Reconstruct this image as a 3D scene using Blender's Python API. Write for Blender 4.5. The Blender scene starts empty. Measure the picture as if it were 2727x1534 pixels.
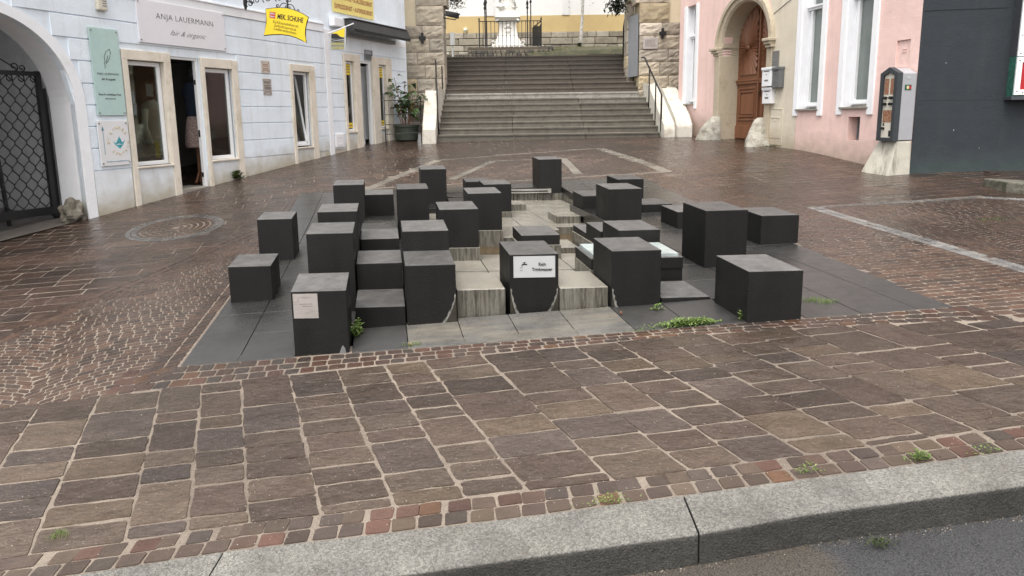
import bpy, math, random
import numpy as np
from mathutils import Vector, Matrix
random.seed(7)
scene = bpy.context.scene
COL = scene.collection
# ------------------------------------------------------------------ survey model of the square
F_, C_, PI_, RO = 1728.6, 584.3, .15892, .01383      # lens (px of a 2727 px wide frame), tilt, roll
YAW, YL = .19184, .016                               # directions of the fountain grid
HC = 1.6                                             # eye height
def ray(px, py):
    u, v = (px-1363.5)/F_, (py-C_)/F_
    cr, sr = math.cos(RO), math.sin(RO)
    xr = cr*u-sr*v; yc = sr*u+cr*v
    cp, sp = math.cos(PI_), math.sin(PI_)
    return (xr, cp-yc*sp, -sp-yc*cp)
E1 = (math.cos(YL), math.sin(YL)); E2 = (-math.sin(YAW), math.cos(YAW))
DET = E1[0]*E2[1]-E2[0]*E1[1]
def uv(x, y): return ((x*E2[1]-E2[0]*y)/DET, (E1[0]*y-x*E1[1])/DET)
def xy(u, v): return (u*E1[0]+v*E2[0], u*E1[1]+v*E2[1])
VK = [-30, 0, 2, 4.2, 5.8, 6.8, 8.5, 10.2, 13, 17, 22, 60]
ZK = [-2.0, -1.62, -1.57, -1.515, -1.455, -1.41, -1.33, -1.215, -.98, -.61, -.2, 2.0]
AK = [.06, .06, .06, .06, .055, .05, .045, .035, .02, .005, 0, 0]
VB = [-30, 0, 2, 4.2, 5.8, 6.8, 8.5, 9.5, 12.5, 17, 22, 60]
BK = [0, 0, 0, 0, 0, 0, 0, 0, .022, .006, 0, 0]
def pch(K, V):
    n = len(K)
    h = [K[j+1]-K[j] for j in range(n-1)]; d = [(V[j+1]-V[j])/h[j] for j in range(n-1)]
    m = [d[0]]+[0 if d[j-1]*d[j] <= 0 else (d[j-1]*h[j]+d[j]*h[j-1])/(h[j-1]+h[j]) for j in range(1, n-1)]+[d[-1]]
    def f(t):
        i = 0
        while i < n-2 and t > K[i+1]: i += 1
        s = (t-K[i])/h[i]
        if s > 1: return V[-1]+d[-1]*(t-K[-1])
        if s < 0: return V[0]+d[0]*(t-K[0])
        s2 = s*s; s3 = s2*s
        return (2*s3-3*s2+1)*V[i]+(s3-2*s2+s)*h[i]*m[i]+(-2*s3+3*s2)*V[i+1]+(s3-s2)*h[i]*m[i+1]
    return f
_fz, _fa, _fb = pch(VK, ZK), pch(VK, AK), pch(VB, BK)
def zuv(u, v):
    u = max(-6, min(9, u))
    return HC+_fz(v)+_fa(v)*u+_fb(v)*max(0, u-1.5)
def zg(x, y): return zuv(*uv(x, y))
def gp(px, py, dz=0):
    d = ray(px, py); lo, hi = .3, 60.
    for _ in range(40):
        m = (lo+hi)/2
        if HC+d[2]*m-zg(d[0]*m, d[1]*m)-dz > 0: lo = m
        else: hi = m
    return (d[0]*lo, d[1]*lo, HC+d[2]*lo)
# ------------------------------------------------------------------ object helpers
def tag(o, label=None, cat=None, group=None, kind=None):
    if label: o['label'] = label
    if cat: o['category'] = cat
    if group: o['group'] = group
    if kind: o['kind'] = kind
    return o
def thing(name, label, cat, loc=(0, 0, 0), group=None):
    o = bpy.data.objects.new(name, None); COL.objects.link(o)
    o.location = loc; o.empty_display_size = .1
    return tag(o, label, cat, group)
class MB:
    def __init__(s): s.v = []; s.f = []; s.c = []; s.m = []; s.col = (1, 1, 1); s.mi = 0
    def add(s, vs, fs):
        b = len(s.v); s.v += [tuple(map(float, p)) for p in vs]
        for f in fs: s.f.append(tuple(i+b for i in f)); s.c.append(s.col); s.m.append(s.mi)
    def quad(s, a, b, c, d): s.add([a, b, c, d], [(0, 1, 2, 3)])
    def hexa(s, p):                                   # p: 4 bottom then 4 top, both counter-clockwise from above
        s.add(p, [(3, 2, 1, 0), (4, 5, 6, 7), (0, 1, 5, 4), (1, 2, 6, 5), (2, 3, 7, 6), (3, 0, 4, 7)])
    def box(s, a, b):
        (x0, y0, z0), (x1, y1, z1) = a, b
        s.hexa([(x0, y0, z0), (x1, y0, z0), (x1, y1, z0), (x0, y1, z0), (x0, y0, z1), (x1, y0, z1), (x1, y1, z1), (x0, y1, z1)])
    def tube(s, pts, r, n=6, caps=True):
        pts = [Vector(p) for p in pts]; rr = r if isinstance(r, (list, tuple)) else [r]*len(pts)
        rings = []
        up = Vector((.3, .2, 1)).normalized()
        for i, p in enumerate(pts):
            t = (pts[min(i+1, len(pts)-1)]-pts[max(i-1, 0)])
            if t.length < 1e-9: t = Vector((0, 0, 1))
            t.normalize()
            a = t.cross(up)
            if a.length < 1e-3: a = t.cross(Vector((1, 0, 0)))
            a.normalize(); b = t.cross(a)
            rings.append([p+(a*math.cos(k*2*math.pi/n)+b*math.sin(k*2*math.pi/n))*rr[i] for k in range(n)])
        vs = [q for R in rings for q in R]; fs = []
        for i in range(len(pts)-1):
            for k in range(n):
                k2 = (k+1) % n
                fs.append((i*n+k, (i+1)*n+k, (i+1)*n+k2, i*n+k2))
        if caps: fs += [tuple(range(n)), tuple(range(len(pts)*n-1, (len(pts)-1)*n-1, -1))]
        s.add(vs, fs)
    def lathe(s, c, prof, n=16, sx=1, sy=1):          # prof: (r, z)
        vs = [(c[0]+r*sx*math.cos(k*2*math.pi/n), c[1]+r*sy*math.sin(k*2*math.pi/n), c[2]+z) for r, z in prof for k in range(n)]
        fs = [(i*n+k, i*n+(k+1) % n, (i+1)*n+(k+1) % n, (i+1)*n+k) for i in range(len(prof)-1) for k in range(n)]
        fs += [tuple(range(n-1, -1, -1)), tuple(range((len(prof)-1)*n, len(prof)*n))]
        s.add(vs, fs)
    def ball(s, c, r, n=8, sq=(1, 1, 1)):
        prof = [(math.sin(math.pi*i/n), -math.cos(math.pi*i/n)) for i in range(n+1)]
        vs = [(c[0]+r*sq[0]*a*math.cos(k*2*math.pi/n), c[1]+r*sq[1]*a*math.sin(k*2*math.pi/n), c[2]+r*sq[2]*b) for a, b in prof for k in range(n)]
        s.add(vs, [(i*n+k, i*n+(k+1) % n, (i+1)*n+(k+1) % n, (i+1)*n+k) for i in range(n) for k in range(n)])
    def build(s, name, mats, parent=None, smooth=False, bevel=0, segs=2):
        me = bpy.data.meshes.new(name)
        off = Vector(parent.matrix_world.translation) if parent is not None and False else None
        me.from_pydata(s.v, [], s.f)
        if not isinstance(mats, (list, tuple)): mats = [mats]
        for m in mats: me.materials.append(m)
        at = me.color_attributes.new('Col', 'FLOAT_COLOR', 'CORNER')
        arr = np.ones((len(me.loops), 4), dtype=np.float32)
        ls = np.zeros(len(me.polygons), dtype=np.int32); lt = np.zeros(len(me.polygons), dtype=np.int32)
        me.polygons.foreach_get('loop_start', ls); me.polygons.foreach_get('loop_total', lt)
        cc = np.array(s.c, dtype=np.float32)
        if len(cc): arr[:, :3] = np.repeat(cc, lt, axis=0)
        at.data.foreach_set('color', arr.ravel())
        me.polygons.foreach_set('material_index', np.array(s.m, dtype=np.int32))
        if smooth: me.polygons.foreach_set('use_smooth', np.ones(len(me.polygons), dtype=bool))
        me.update()
        o = bpy.data.objects.new(name, me); COL.objects.link(o)
        if parent is not None:
            o.parent = parent
            P = world_of(parent)
            me.transform(Matrix.Translation(-P))
        if bevel:
            md = o.modifiers.new('bevel', 'BEVEL'); md.width = bevel; md.segments = segs; md.limit_method = 'ANGLE'; md.angle_limit = math.radians(40)
        return o
def world_of(o):
    p = Vector((0, 0, 0))
    while o is not None: p += Vector(o.location); o = o.parent
    return p
# ------------------------------------------------------------------ materials
def mat(name, col=(.5, .5, .5), rough=.6, var=.12, scale=6, bump=.0, bscale=40, attr=False, metallic=0, spec=.5, extra=None, streak=None, dirt=None, grain=0, transmission=0, stretch=None, bump2=0, b2scale=8):
    m = bpy.data.materials.new(name); m.use_nodes = True
    nt = m.node_tree; N = nt.nodes; L = nt.links
    b = N['Principled BSDF']; b.inputs['Roughness'].default_value = rough; b.inputs['Metallic'].default_value = metallic
    b.inputs['Specular IOR Level'].default_value = spec
    if transmission: b.inputs['Transmission Weight'].default_value = transmission
    tc = N.new('ShaderNodeTexCoord'); g = N.new('ShaderNodeNewGeometry')
    pos = g.outputs['Position']
    if stretch:
        mp = N.new('ShaderNodeMapping'); mp.inputs['Scale'].default_value = stretch; L.new(pos, mp.inputs['Vector']); spos = mp.outputs['Vector']
    else: spos = pos
    n1 = N.new('ShaderNodeTexNoise'); n1.inputs['Scale'].default_value = scale; n1.inputs['Detail'].default_value = 7; n1.inputs['Roughness'].default_value = .62
    L.new(spos, n1.inputs['Vector'])
    mr = N.new('ShaderNodeMapRange'); mr.inputs['From Min'].default_value = .28; mr.inputs['From Max'].default_value = .72
    mr.inputs['To Min'].default_value = 1-var; mr.inputs['To Max'].default_value = 1+var; L.new(n1.outputs['Fac'], mr.inputs['Value'])
    if attr:
        a = N.new('ShaderNodeAttribute'); a.attribute_name = 'Col'; src = a.outputs['Color']
    else:
        rgb = N.new('ShaderNodeRGB'); rgb.outputs[0].default_value = (*col, 1); src = rgb.outputs[0]
    def vscale(colout, fac):
        v = N.new('ShaderNodeVectorMath'); v.operation = 'SCALE'; L.new(colout, v.inputs[0]); L.new(fac, v.inputs['Scale']); return v.outputs[0]
    out = vscale(src, mr.outputs[0])
    if grain:
        n3 = N.new('ShaderNodeTexNoise'); n3.inputs['Scale'].default_value = bscale*2.5; n3.inputs['Detail'].default_value = 2; L.new(pos, n3.inputs['Vector'])
        m3 = N.new('ShaderNodeMapRange'); m3.inputs['From Min'].default_value = .3; m3.inputs['From Max'].default_value = .7; m3.inputs['To Min'].default_value = 1-grain; m3.inputs['To Max'].default_value = 1+grain
        L.new(n3.outputs['Fac'], m3.inputs['Value']); out = vscale(out, m3.outputs[0])
    def mixc(a_, b_, fac):
        mx = N.new('ShaderNodeMix'); mx.data_type = 'RGBA'; L.new(a_, mx.inputs['A'])
        if isinstance(b_, tuple): mx.inputs['B'].default_value = (*b_, 1)
        else: L.new(b_, mx.inputs['B'])
        L.new(fac, mx.inputs['Factor']); return mx.outputs['Result']
    if dirt:      # (colour, scale, lo, hi, amount)
        dn = N.new('ShaderNodeTexNoise'); dn.inputs['Scale'].default_value = dirt[1]; dn.inputs['Detail'].default_value = 8; dn.inputs['Roughness'].default_value = .7
        mp = N.new('ShaderNodeMapping'); mp.inputs['Scale'].default_value = dirt[5] if len(dirt) > 5 else (1, 1, 1); L.new(pos, mp.inputs['Vector']); L.new(mp.outputs['Vector'], dn.inputs['Vector'])
        dm = N.new('ShaderNodeMapRange'); dm.inputs['From Min'].default_value = dirt[2]; dm.inputs['From Max'].default_value = dirt[3]; dm.inputs['To Max'].default_value = dirt[4]
        L.new(dn.outputs['Fac'], dm.inputs['Value']); out = mixc(out, dirt[0], dm.outputs[0])
    L.new(out, b.inputs['Base Color'])
    last = None
    if bump:
        n2 = N.new('ShaderNodeTexNoise'); n2.inputs['Scale'].default_value = bscale; n2.inputs['Detail'].default_value = 8; n2.inputs['Roughness'].default_value = .65; L.new(spos, n2.inputs['Vector'])
        bp = N.new('ShaderNodeBump'); bp.inputs['Strength'].default_value = bump; bp.inputs['Distance'].default_value = .01; L.new(n2.outputs['Fac'], bp.inputs['Height']); last = bp
    if bump2:
        n4 = N.new('ShaderNodeTexNoise'); n4.inputs['Scale'].default_value = b2scale; n4.inputs['Detail'].default_value = 4; L.new(pos, n4.inputs['Vector'])
        bp2 = N.new('ShaderNodeBump'); bp2.inputs['Strength'].default_value = bump2; bp2.inputs['Distance'].default_value = .03; L.new(n4.outputs['Fac'], bp2.inputs['Height'])
        if last: L.new(last.outputs[0], bp2.inputs['Normal'])
        last = bp2
    if last: L.new(last.outputs[0], b.inputs['Normal'])
    if extra: extra(m, N, L, b, pos, out)
    return m
def mathn(N, L, op, a, b=None, clamp=False):
    n = N.new('ShaderNodeMath'); n.operation = op; n.use_clamp = clamp
    for i, q in enumerate((a, b)):
        if q is None: continue
        if isinstance(q, (int, float)): n.inputs[i].default_value = q
        else: L.new(q, n.inputs[i])
    return n.outputs[0]
def wet_nodes(N, L, pos, y0=3.2, y1=6.5, base=.15, sc=.75):
    """0 = damp, 1 = film of water; grows away from the street, in pools"""
    sp = N.new('ShaderNodeSeparateXYZ'); L.new(pos, sp.inputs[0])
    mr = N.new('ShaderNodeMapRange'); mr.inputs['From Min'].default_value = y0; mr.inputs['From Max'].default_value = y1; L.new(sp.outputs['Y'], mr.inputs['Value'])
    n = N.new('ShaderNodeTexNoise'); n.inputs['Scale'].default_value = sc; n.inputs['Detail'].default_value = 6; n.inputs['Roughness'].default_value = .6; L.new(pos, n.inputs['Vector'])
    m2 = N.new('ShaderNodeMapRange'); m2.inputs['From Min'].default_value = .42; m2.inputs['From Max'].default_value = .58; L.new(n.outputs['Fac'], m2.inputs['Value'])
    a = mathn(N, L, 'MULTIPLY', mr.outputs[0], .5)
    c = mathn(N, L, 'MULTIPLY', m2.outputs[0], mathn(N, L, 'ADD', mathn(N, L, 'MULTIPLY', mr.outputs[0], .5), base))
    return mathn(N, L, 'ADD', a, c, True)
def paving_extra(rdry=.62, rwet=.2, dark=.55, y0=2.4, y1=6.0, base=.28, ao=False):
    def ex(m, N, L, b, pos, out):
        w = wet_nodes(N, L, pos, y0, y1, base)
        r = N.new('ShaderNodeMapRange'); r.inputs['To Min'].default_value = rdry; r.inputs['To Max'].default_value = rwet; L.new(w, r.inputs['Value'])
        nz = N.new('ShaderNodeTexNoise'); nz.inputs['Scale'].default_value = 14; nz.inputs['Detail'].default_value = 5; L.new(pos, nz.inputs['Vector'])
        rr = mathn(N, L, 'ADD', r.outputs[0], mathn(N, L, 'MULTIPLY', mathn(N, L, 'SUBTRACT', nz.outputs['Fac'], .5), .3), True)
        L.new(rr, b.inputs['Roughness'])
        k = mathn(N, L, 'SUBTRACT', 1, mathn(N, L, 'MULTIPLY', w, 1-dark))
        if ao:  # contact shade around the blocks, multiplied into the slab colour
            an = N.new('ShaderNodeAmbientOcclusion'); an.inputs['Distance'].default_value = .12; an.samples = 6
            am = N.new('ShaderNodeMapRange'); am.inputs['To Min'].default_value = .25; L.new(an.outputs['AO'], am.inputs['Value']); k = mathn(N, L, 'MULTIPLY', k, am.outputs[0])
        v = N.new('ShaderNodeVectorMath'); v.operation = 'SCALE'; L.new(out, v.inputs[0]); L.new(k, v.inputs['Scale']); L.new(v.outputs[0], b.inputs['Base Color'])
    return ex
M = {}
M['stone_big'] = mat('porphyry_slabs', attr=True, var=.2, scale=9, bump=1.3, bscale=24, rough=.6, stretch=(.85, 1.35, 1), bump2=.9, b2scale=7, extra=paving_extra(.42, .06, .44), grain=.16)
M['sett'] = mat('porphyry_setts', attr=True, var=.18, scale=14, bump=.6, bscale=50, extra=paving_extra(.5, .12, .55), bump2=.25, b2scale=12)
M['granite_band'] = mat('granite_band', attr=True, var=.15, scale=30, bump=.5, bscale=60, grain=.25, extra=paving_extra(.6, .25, .8))
def mortar_extra(m, N, L, b, pos, out):
    sp = N.new('ShaderNodeSeparateXYZ'); L.new(pos, sp.inputs[0])
    mr = N.new('ShaderNodeMapRange'); mr.inputs['From Min'].default_value = 3.8; mr.inputs['From Max'].default_value = 8; L.new(sp.outputs['Y'], mr.inputs['Value'])
    n = N.new('ShaderNodeTexNoise'); n.inputs['Scale'].default_value = .9; n.inputs['Detail'].default_value = 6; L.new(pos, n.inputs['Vector'])
    m2 = N.new('ShaderNodeMapRange'); m2.inputs['From Min'].default_value = .42; m2.inputs['From Max'].default_value = .6; L.new(n.outputs['Fac'], m2.inputs['Value'])
    f = mathn(N, L, 'ADD', mathn(N, L, 'MULTIPLY', mr.outputs[0], .45), mathn(N, L, 'MULTIPLY', m2.outputs[0], mathn(N, L, 'ADD', mathn(N, L, 'MULTIPLY', mr.outputs[0], .40), .42)), True)
    mx = N.new('ShaderNodeMix'); mx.data_type = 'RGBA'; L.new(out, mx.inputs['A']); mx.inputs['B'].default_value = (.06, .046, .036, 1); L.new(f, mx.inputs['Factor']); L.new(mx.outputs['Result'], b.inputs['Base Color'])
M['mortar'] = mat('mortar_bed', (.245, .205, .165), rough=.85, var=.2, scale=12, bump=.7, bscale=90, grain=.25, extra=mortar_extra)
def basalt_extra(m, N, L, b, pos, out):
    oi = N.new('ShaderNodeObjectInfo'); k0 = N.new('ShaderNodeMapRange'); k0.inputs['To Min'].default_value = .78; k0.inputs['To Max'].default_value = 1.3; L.new(oi.outputs['Random'], k0.inputs['Value'])
    vo = N.new('ShaderNodeTexVoronoi'); vo.inputs['Scale'].default_value = 16; L.new(pos, vo.inputs['Vector'])
    pit = N.new('ShaderNodeMapRange'); pit.inputs['From Min'].default_value = .05; pit.inputs['From Max'].default_value = .10; pit.inputs['To Min'].default_value = .15; L.new(vo.outputs['Distance'], pit.inputs['Value'])
    vs_ = N.new('ShaderNodeMapping'); vs_.inputs['Scale'].default_value = (11, 11, 1.3); L.new(pos, vs_.inputs['Vector']); ns = N.new('ShaderNodeTexNoise'); ns.inputs['Detail'].default_value = 6; ns.inputs['Scale'].default_value = 1; L.new(vs_.outputs['Vector'], ns.inputs['Vector'])
    sk = N.new('ShaderNodeMapRange'); sk.inputs['From Min'].default_value = .35; sk.inputs['From Max'].default_value = .7; sk.inputs['To Min'].default_value = .82; sk.inputs['To Max'].default_value = 1.22; L.new(ns.outputs['Fac'], sk.inputs['Value'])
    kk = mathn(N, L, 'MULTIPLY', mathn(N, L, 'MULTIPLY', k0.outputs[0], pit.outputs[0]), sk.outputs[0])
    vv = N.new('ShaderNodeVectorMath'); vv.operation = 'SCALE'; L.new(out, vv.inputs[0]); L.new(kk, vv.inputs['Scale']); out = vv.outputs[0]
    # upward faces scaled far lighter: sky brightness on the tops put into the colour
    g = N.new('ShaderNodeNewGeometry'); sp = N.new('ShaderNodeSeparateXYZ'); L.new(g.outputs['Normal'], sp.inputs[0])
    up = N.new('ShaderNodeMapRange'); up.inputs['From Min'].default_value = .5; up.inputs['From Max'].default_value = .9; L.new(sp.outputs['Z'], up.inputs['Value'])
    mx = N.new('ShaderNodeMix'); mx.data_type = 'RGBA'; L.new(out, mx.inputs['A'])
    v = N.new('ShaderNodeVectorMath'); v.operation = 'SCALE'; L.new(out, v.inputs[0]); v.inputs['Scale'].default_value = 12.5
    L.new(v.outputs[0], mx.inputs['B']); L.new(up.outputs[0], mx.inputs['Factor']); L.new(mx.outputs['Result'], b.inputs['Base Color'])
    r = N.new('ShaderNodeMapRange'); r.inputs['To Min'].default_value = .5; r.inputs['To Max'].default_value = .5; L.new(up.outputs[0], r.inputs['Value'])
    nz = N.new('ShaderNodeTexNoise'); nz.inputs['Scale'].default_value = 3.5; nz.inputs['Detail'].default_value = 6; L.new(pos, nz.inputs['Vector'])
    rr = mathn(N, L, 'ADD', r.outputs[0], mathn(N, L, 'MULTIPLY', mathn(N, L, 'SUBTRACT', nz.outputs['Fac'], .5), .5), True)
    L.new(rr, b.inputs['Roughness'])
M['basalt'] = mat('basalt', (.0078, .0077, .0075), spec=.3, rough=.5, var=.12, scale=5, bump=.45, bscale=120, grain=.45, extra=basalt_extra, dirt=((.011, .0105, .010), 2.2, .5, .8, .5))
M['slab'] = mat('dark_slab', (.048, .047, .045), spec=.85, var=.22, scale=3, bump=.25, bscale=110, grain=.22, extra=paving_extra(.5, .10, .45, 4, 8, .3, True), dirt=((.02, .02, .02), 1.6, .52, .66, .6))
M['glass_dark'] = mat('window_glass', (.02, .022, .022), rough=.04, var=.1, spec=.9)
# ------------------------------------------------------------------ paving
def inside(p, poly):
    x, y = p; c = False; n = len(poly)
    for i in range(n):
        x1, y1 = poly[i]; x2, y2 = poly[(i+1) % n]
        if (y1 > y) != (y2 > y) and x < (x2-x1)*(y-y1)/(y2-y1)+x1: c = not c
    return c
def stone(mb, pts, dz=0, inset=.006, drop=.008, tilt=.0):
    inset *= .55; drop *= .6; dz *= .6; tilt *= .5
    cx = sum(p[0] for p in pts)/len(pts); cy = sum(p[1] for p in pts)/len(pts)
    n = len(pts); ax, ay = random.uniform(-tilt, tilt), random.uniform(-tilt, tilt)
    def Z(x, y): return zg(cx, cy)+gx*(x-cx)+gy*(y-cy)+dz+ax*(x-cx)+ay*(y-cy)
    e = .05; z0 = zg(cx, cy); gx = (zg(cx+e, cy)-z0)/e; gy = (zg(cx, cy+e)-z0)/e
    top = []; low = []
    for x, y in pts:
        d = math.hypot(x-cx, y-cy); k = max(0, 1-inset/d)
        tx, ty = cx+(x-cx)*k, cy+(y-cy)*k
        top.append((tx, ty, Z(tx, ty))); low.append((x, y, Z(x, y)-drop))
    mb.add(top+low, [tuple(range(n))]+[(i, n+i, n+(i+1) % n, (i+1) % n) for i in range(n)])
def rough_rect(o, a, b, w, h, j=.012, r=.02, fine=True):
    """corner o, axes a,b ; jittered rectangle with worn corners"""
    P = lambda s, t: (o[0]+a[0]*s+b[0]*t, o[1]+a[1]*s+b[1]*t)
    J = lambda k=1: random.uniform(-j, j)*k
    if not fine:
        q = [(J(), J()), (w+J(), J()), (w+J(), h+J()), (J(), h+J())]
        out = []
        for i in range(4):
            c = q[i]; p = q[i-1]; n = q[(i+1) % 4]
            for t in (p, n):
                d = math.hypot(t[0]-c[0], t[1]-c[1]); out.append(P(c[0]+(t[0]-c[0])*r/d, c[1]+(t[1]-c[1])*r/d))
        return out
    c = [(J(), J()), (w+J(), J()), (w+J(), h+J()), (J(), h+J())]; out = []
    for i in range(4):
        p, q = c[i], c[(i+1) % 4]; L = math.hypot(q[0]-p[0], q[1]-p[1]); k = max(3, int(L/.05))
        rr = r*random.uniform(.5, 1.6)
        ts = [rr/L]+[t/k for t in range(1, k)]+[1-rr/L]
        nx, ny = -(q[1]-p[1])/L, (q[0]-p[0])/L
        for m, t in enumerate(ts):
            w_ = random.uniform(-.0035, .0025)+.003*math.sin(t*7+i*2+L*60)
            if m in (0, len(ts)-1): w_ = .0
            out.append(P(p[0]+(q[0]-p[0])*t+nx*w_, p[1]+(q[1]-p[1])*t+ny*w_))
    return out
PLZ = None
BIG = [(.055, .042, .034), (.076, .058, .046), (.088, .069, .055), (.073, .056, .046), (.094, .074, .057), (.066, .053, .047), (.084, .062, .050), (.074, .060, .053), (.100, .077, .056), (.078, .060, .048), (.07, .052, .042)]
SET = [(.105, .070, .054), (.093, .066, .051), (.082, .058, .046), (.115, .073, .054), (.075, .057, .048), (.10, .068, .053)]
RED = [(.115, .060, .044), (.105, .058, .043), (.14, .075, .042), (.085, .061, .049), (.078, .059, .050), (.10, .062, .046), (.085, .058, .046), (.08, .062, .05)]
LIT = [(.30, .30, .29), (.36, .355, .34), (.26, .26, .26), (.33, .32, .30)]
def rc(pal, k=1):
    c = random.choice(pal); f = random.uniform(.82, 1.18)*k
    w = 1.07 if pal is BIG or pal is SET or pal is PLZ else 1
    return (c[0]*f*w, c[1]*f, c[2]*f/w)
def vecn(ax, ay): d = math.hypot(ax, ay); return (ax/d, ay/d)
# curb lines (inner edge, outer edge) in plan
CI = [(-6, 1.70), (-1.61, 2.14), (-1.13, 2.21), (-.02, 2.29), (.65, 2.36), (2.11, 2.51), (3.3, 2.66), (6, 3.1)]
CO = [(-6, 1.48), (-1.5, 1.90), (-.41, 2.03), (-.02, 2.07), (.70, 2.14), (1.09, 2.205), (1.93, 2.28), (3.2, 2.42), (6, 2.86)]
def lin(tab, x):
    for i in range(len(tab)-1):
        if x <= tab[i+1][0] or i == len(tab)-2:
            (a, b), (c, d) = tab[i], tab[i+1]; return b+(d-b)*(x-a)/(c-a)
# border between the street paving and the square, in (u, v)
BD = [(-8, 3.6), (-2.16, 3.74), (-1.3, 3.83), (-.2, 3.92), (.57, 3.97), (1.9, 4.03), (3.2, 3.97), (3.85, 3.86), (9, 3.7)]
# --- big street slabs : columns running away from the kerb
mb = MB()
A_ = vecn(1, .09); B_ = vecn(-.395, .919)
def sB(s, t): return (s*A_[0]+t*B_[0], s*A_[1]+t*B_[1])
s = -4.6
while s < 9.5:
    w = random.choice([.235, .25, .27, .29, .33, .25, .36])
    t = random.uniform(.3, .6)
    while t < 6.2:
        h = random.choice([.13, .15, .17, .19, .16, .25, .29, .33])*(1.0 if w < .3 else 1.1)
        c = sB(s+w/2, t+h/2); c1 = sB(s+w/2, t+h*.06); c2 = sB(s+w/2, t+h*.94)
        lo = lin(CI, c1[0])+.17
        u2, v2 = uv(*c2)
        if c1[1] < lo and c2[1] > lo:          # trim against the small stones of the kerb
            t = t+(lo-c1[1])/.919; h = max(.045, h-(lo-c1[1])/.919); c2 = sB(s+w/2, t+h*.94); c1 = sB(s+w/2, t+h*.06); u2, v2 = uv(*c2)
        bd = lin(BD, u2)
        if v2 > bd-.11 and uv(*c1)[1] < bd-.04: h -= (v2-bd)+.004; c2 = sB(s+w/2, t+h*.94); u2, v2 = uv(*c2)
        if c1[1] > lo-.06 and v2 < bd+.05 and -4.5 < c[0] < 7 and h > .035:
            mb.col = rc(BIG)
            jw = random.uniform(.008, .016)
            o = sB(s+jw/2, t+.006)
            stone(mb, rough_rect(o, A_, B_, w-jw, h-random.uniform(.012, .021), .006, .008), random.uniform(-.001, .0045), .005, .013, .016)
        t += h
    s += w
tag(mb.build('street_edge_paving', M['stone_big']), kind='structure')
# --- small red setts along the kerb and in front of the fountain
mb = MB()
x = -2.6
while x < 6.5:
    for r in range(2):
        pass
        d = vecn(1, .1); n = (-d[1], d[0]); w = .101
        y = lin(CI, x)+.008+r*.078
        if r == 1: xx = x+random.uniform(-.02, .02)
        else: xx = x
        mb.col = rc(RED, .85) if random.random() < .45 else rc(BIG, 1.0)
        stone(mb, rough_rect((xx, y), d, n, w-random.uniform(.006, .010), .071, .004, .006, False), random.uniform(-.002, .002), .005, .012, .03)
    x += .101
def strip(mb, pts_lo, pts_hi, n, ln, pal, k=1, jt=.010, uvspace=True, jit=.004):
    """rows of setts between two polylines (functions of arc parameter), rows run along the polylines"""
    L = sum(math.dist(pts_lo[i], pts_lo[i+1]) for i in range(len(pts_lo)-1))
    def at(poly, q):
        tot = sum(math.dist(poly[i], poly[i+1]) for i in range(len(poly)-1)); d = q*tot
        for i in range(len(poly)-1):
            l = math.dist(poly[i], poly[i+1])
            if d <= l or i == len(poly)-2: f = d/l; return (poly[i][0]+(poly[i+1][0]-poly[i][0])*f, poly[i][1]+(poly[i+1][1]-poly[i][1])*f)
            d -= l
    for r in range(n):
        q = random.uniform(-.5, .0)*ln/L
        while q < 1:
            dq = ln*random.uniform(.8, 1.25)/L; g = jt/L/2
            a0, a1 = max(0, q+g), min(1, q+dq-g); q += dq
            if a1-a0 < .3*dq: continue
            f0, f1 = r/n+.03+jt*0, (r+1)/n
            c = []
            for (aa, ff) in ((a0, f0), (a1, f0), (a1, f1), (a0, f1)):
                p, h = at(pts_lo, aa), at(pts_hi, aa); W = math.dist(p, h)
                ff2 = ff+(jt*.5/W if ff == f0 else -jt*.5/W)
                pt = (p[0]+(h[0]-p[0])*ff2+random.uniform(-jit, jit), p[1]+(h[1]-p[1])*ff2+random.uniform(-jit, jit))
                c.append(xy(*pt) if uvspace else pt)
            P = []
            for i in range(4):
                cc = c[i]
                for t in (c[i-1], c[(i+1) % 4]):
                    d = max(1e-6, math.dist(t, cc)); rr = min(.008, d*.2); P.append((cc[0]+(t[0]-cc[0])*rr/d, cc[1]+(t[1]-cc[1])*rr/d))
            mb.col = rc(pal, k)
            stone(mb, P, random.uniform(-.001, .002), .005, .009, .02)
us = [-1.75, -1.3, -.6, -.2, .2, .57, 1.2, 1.9, 2.5, 3.0, 3.4, 3.85]
strip(mb, [(u, lin(BD, u)+.012) for u in us], [(u, 4.165) for u in us], 3, .095, RED, .8)
tag(mb.build('red_sett_rows', M['sett']), kind='structure')
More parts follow.
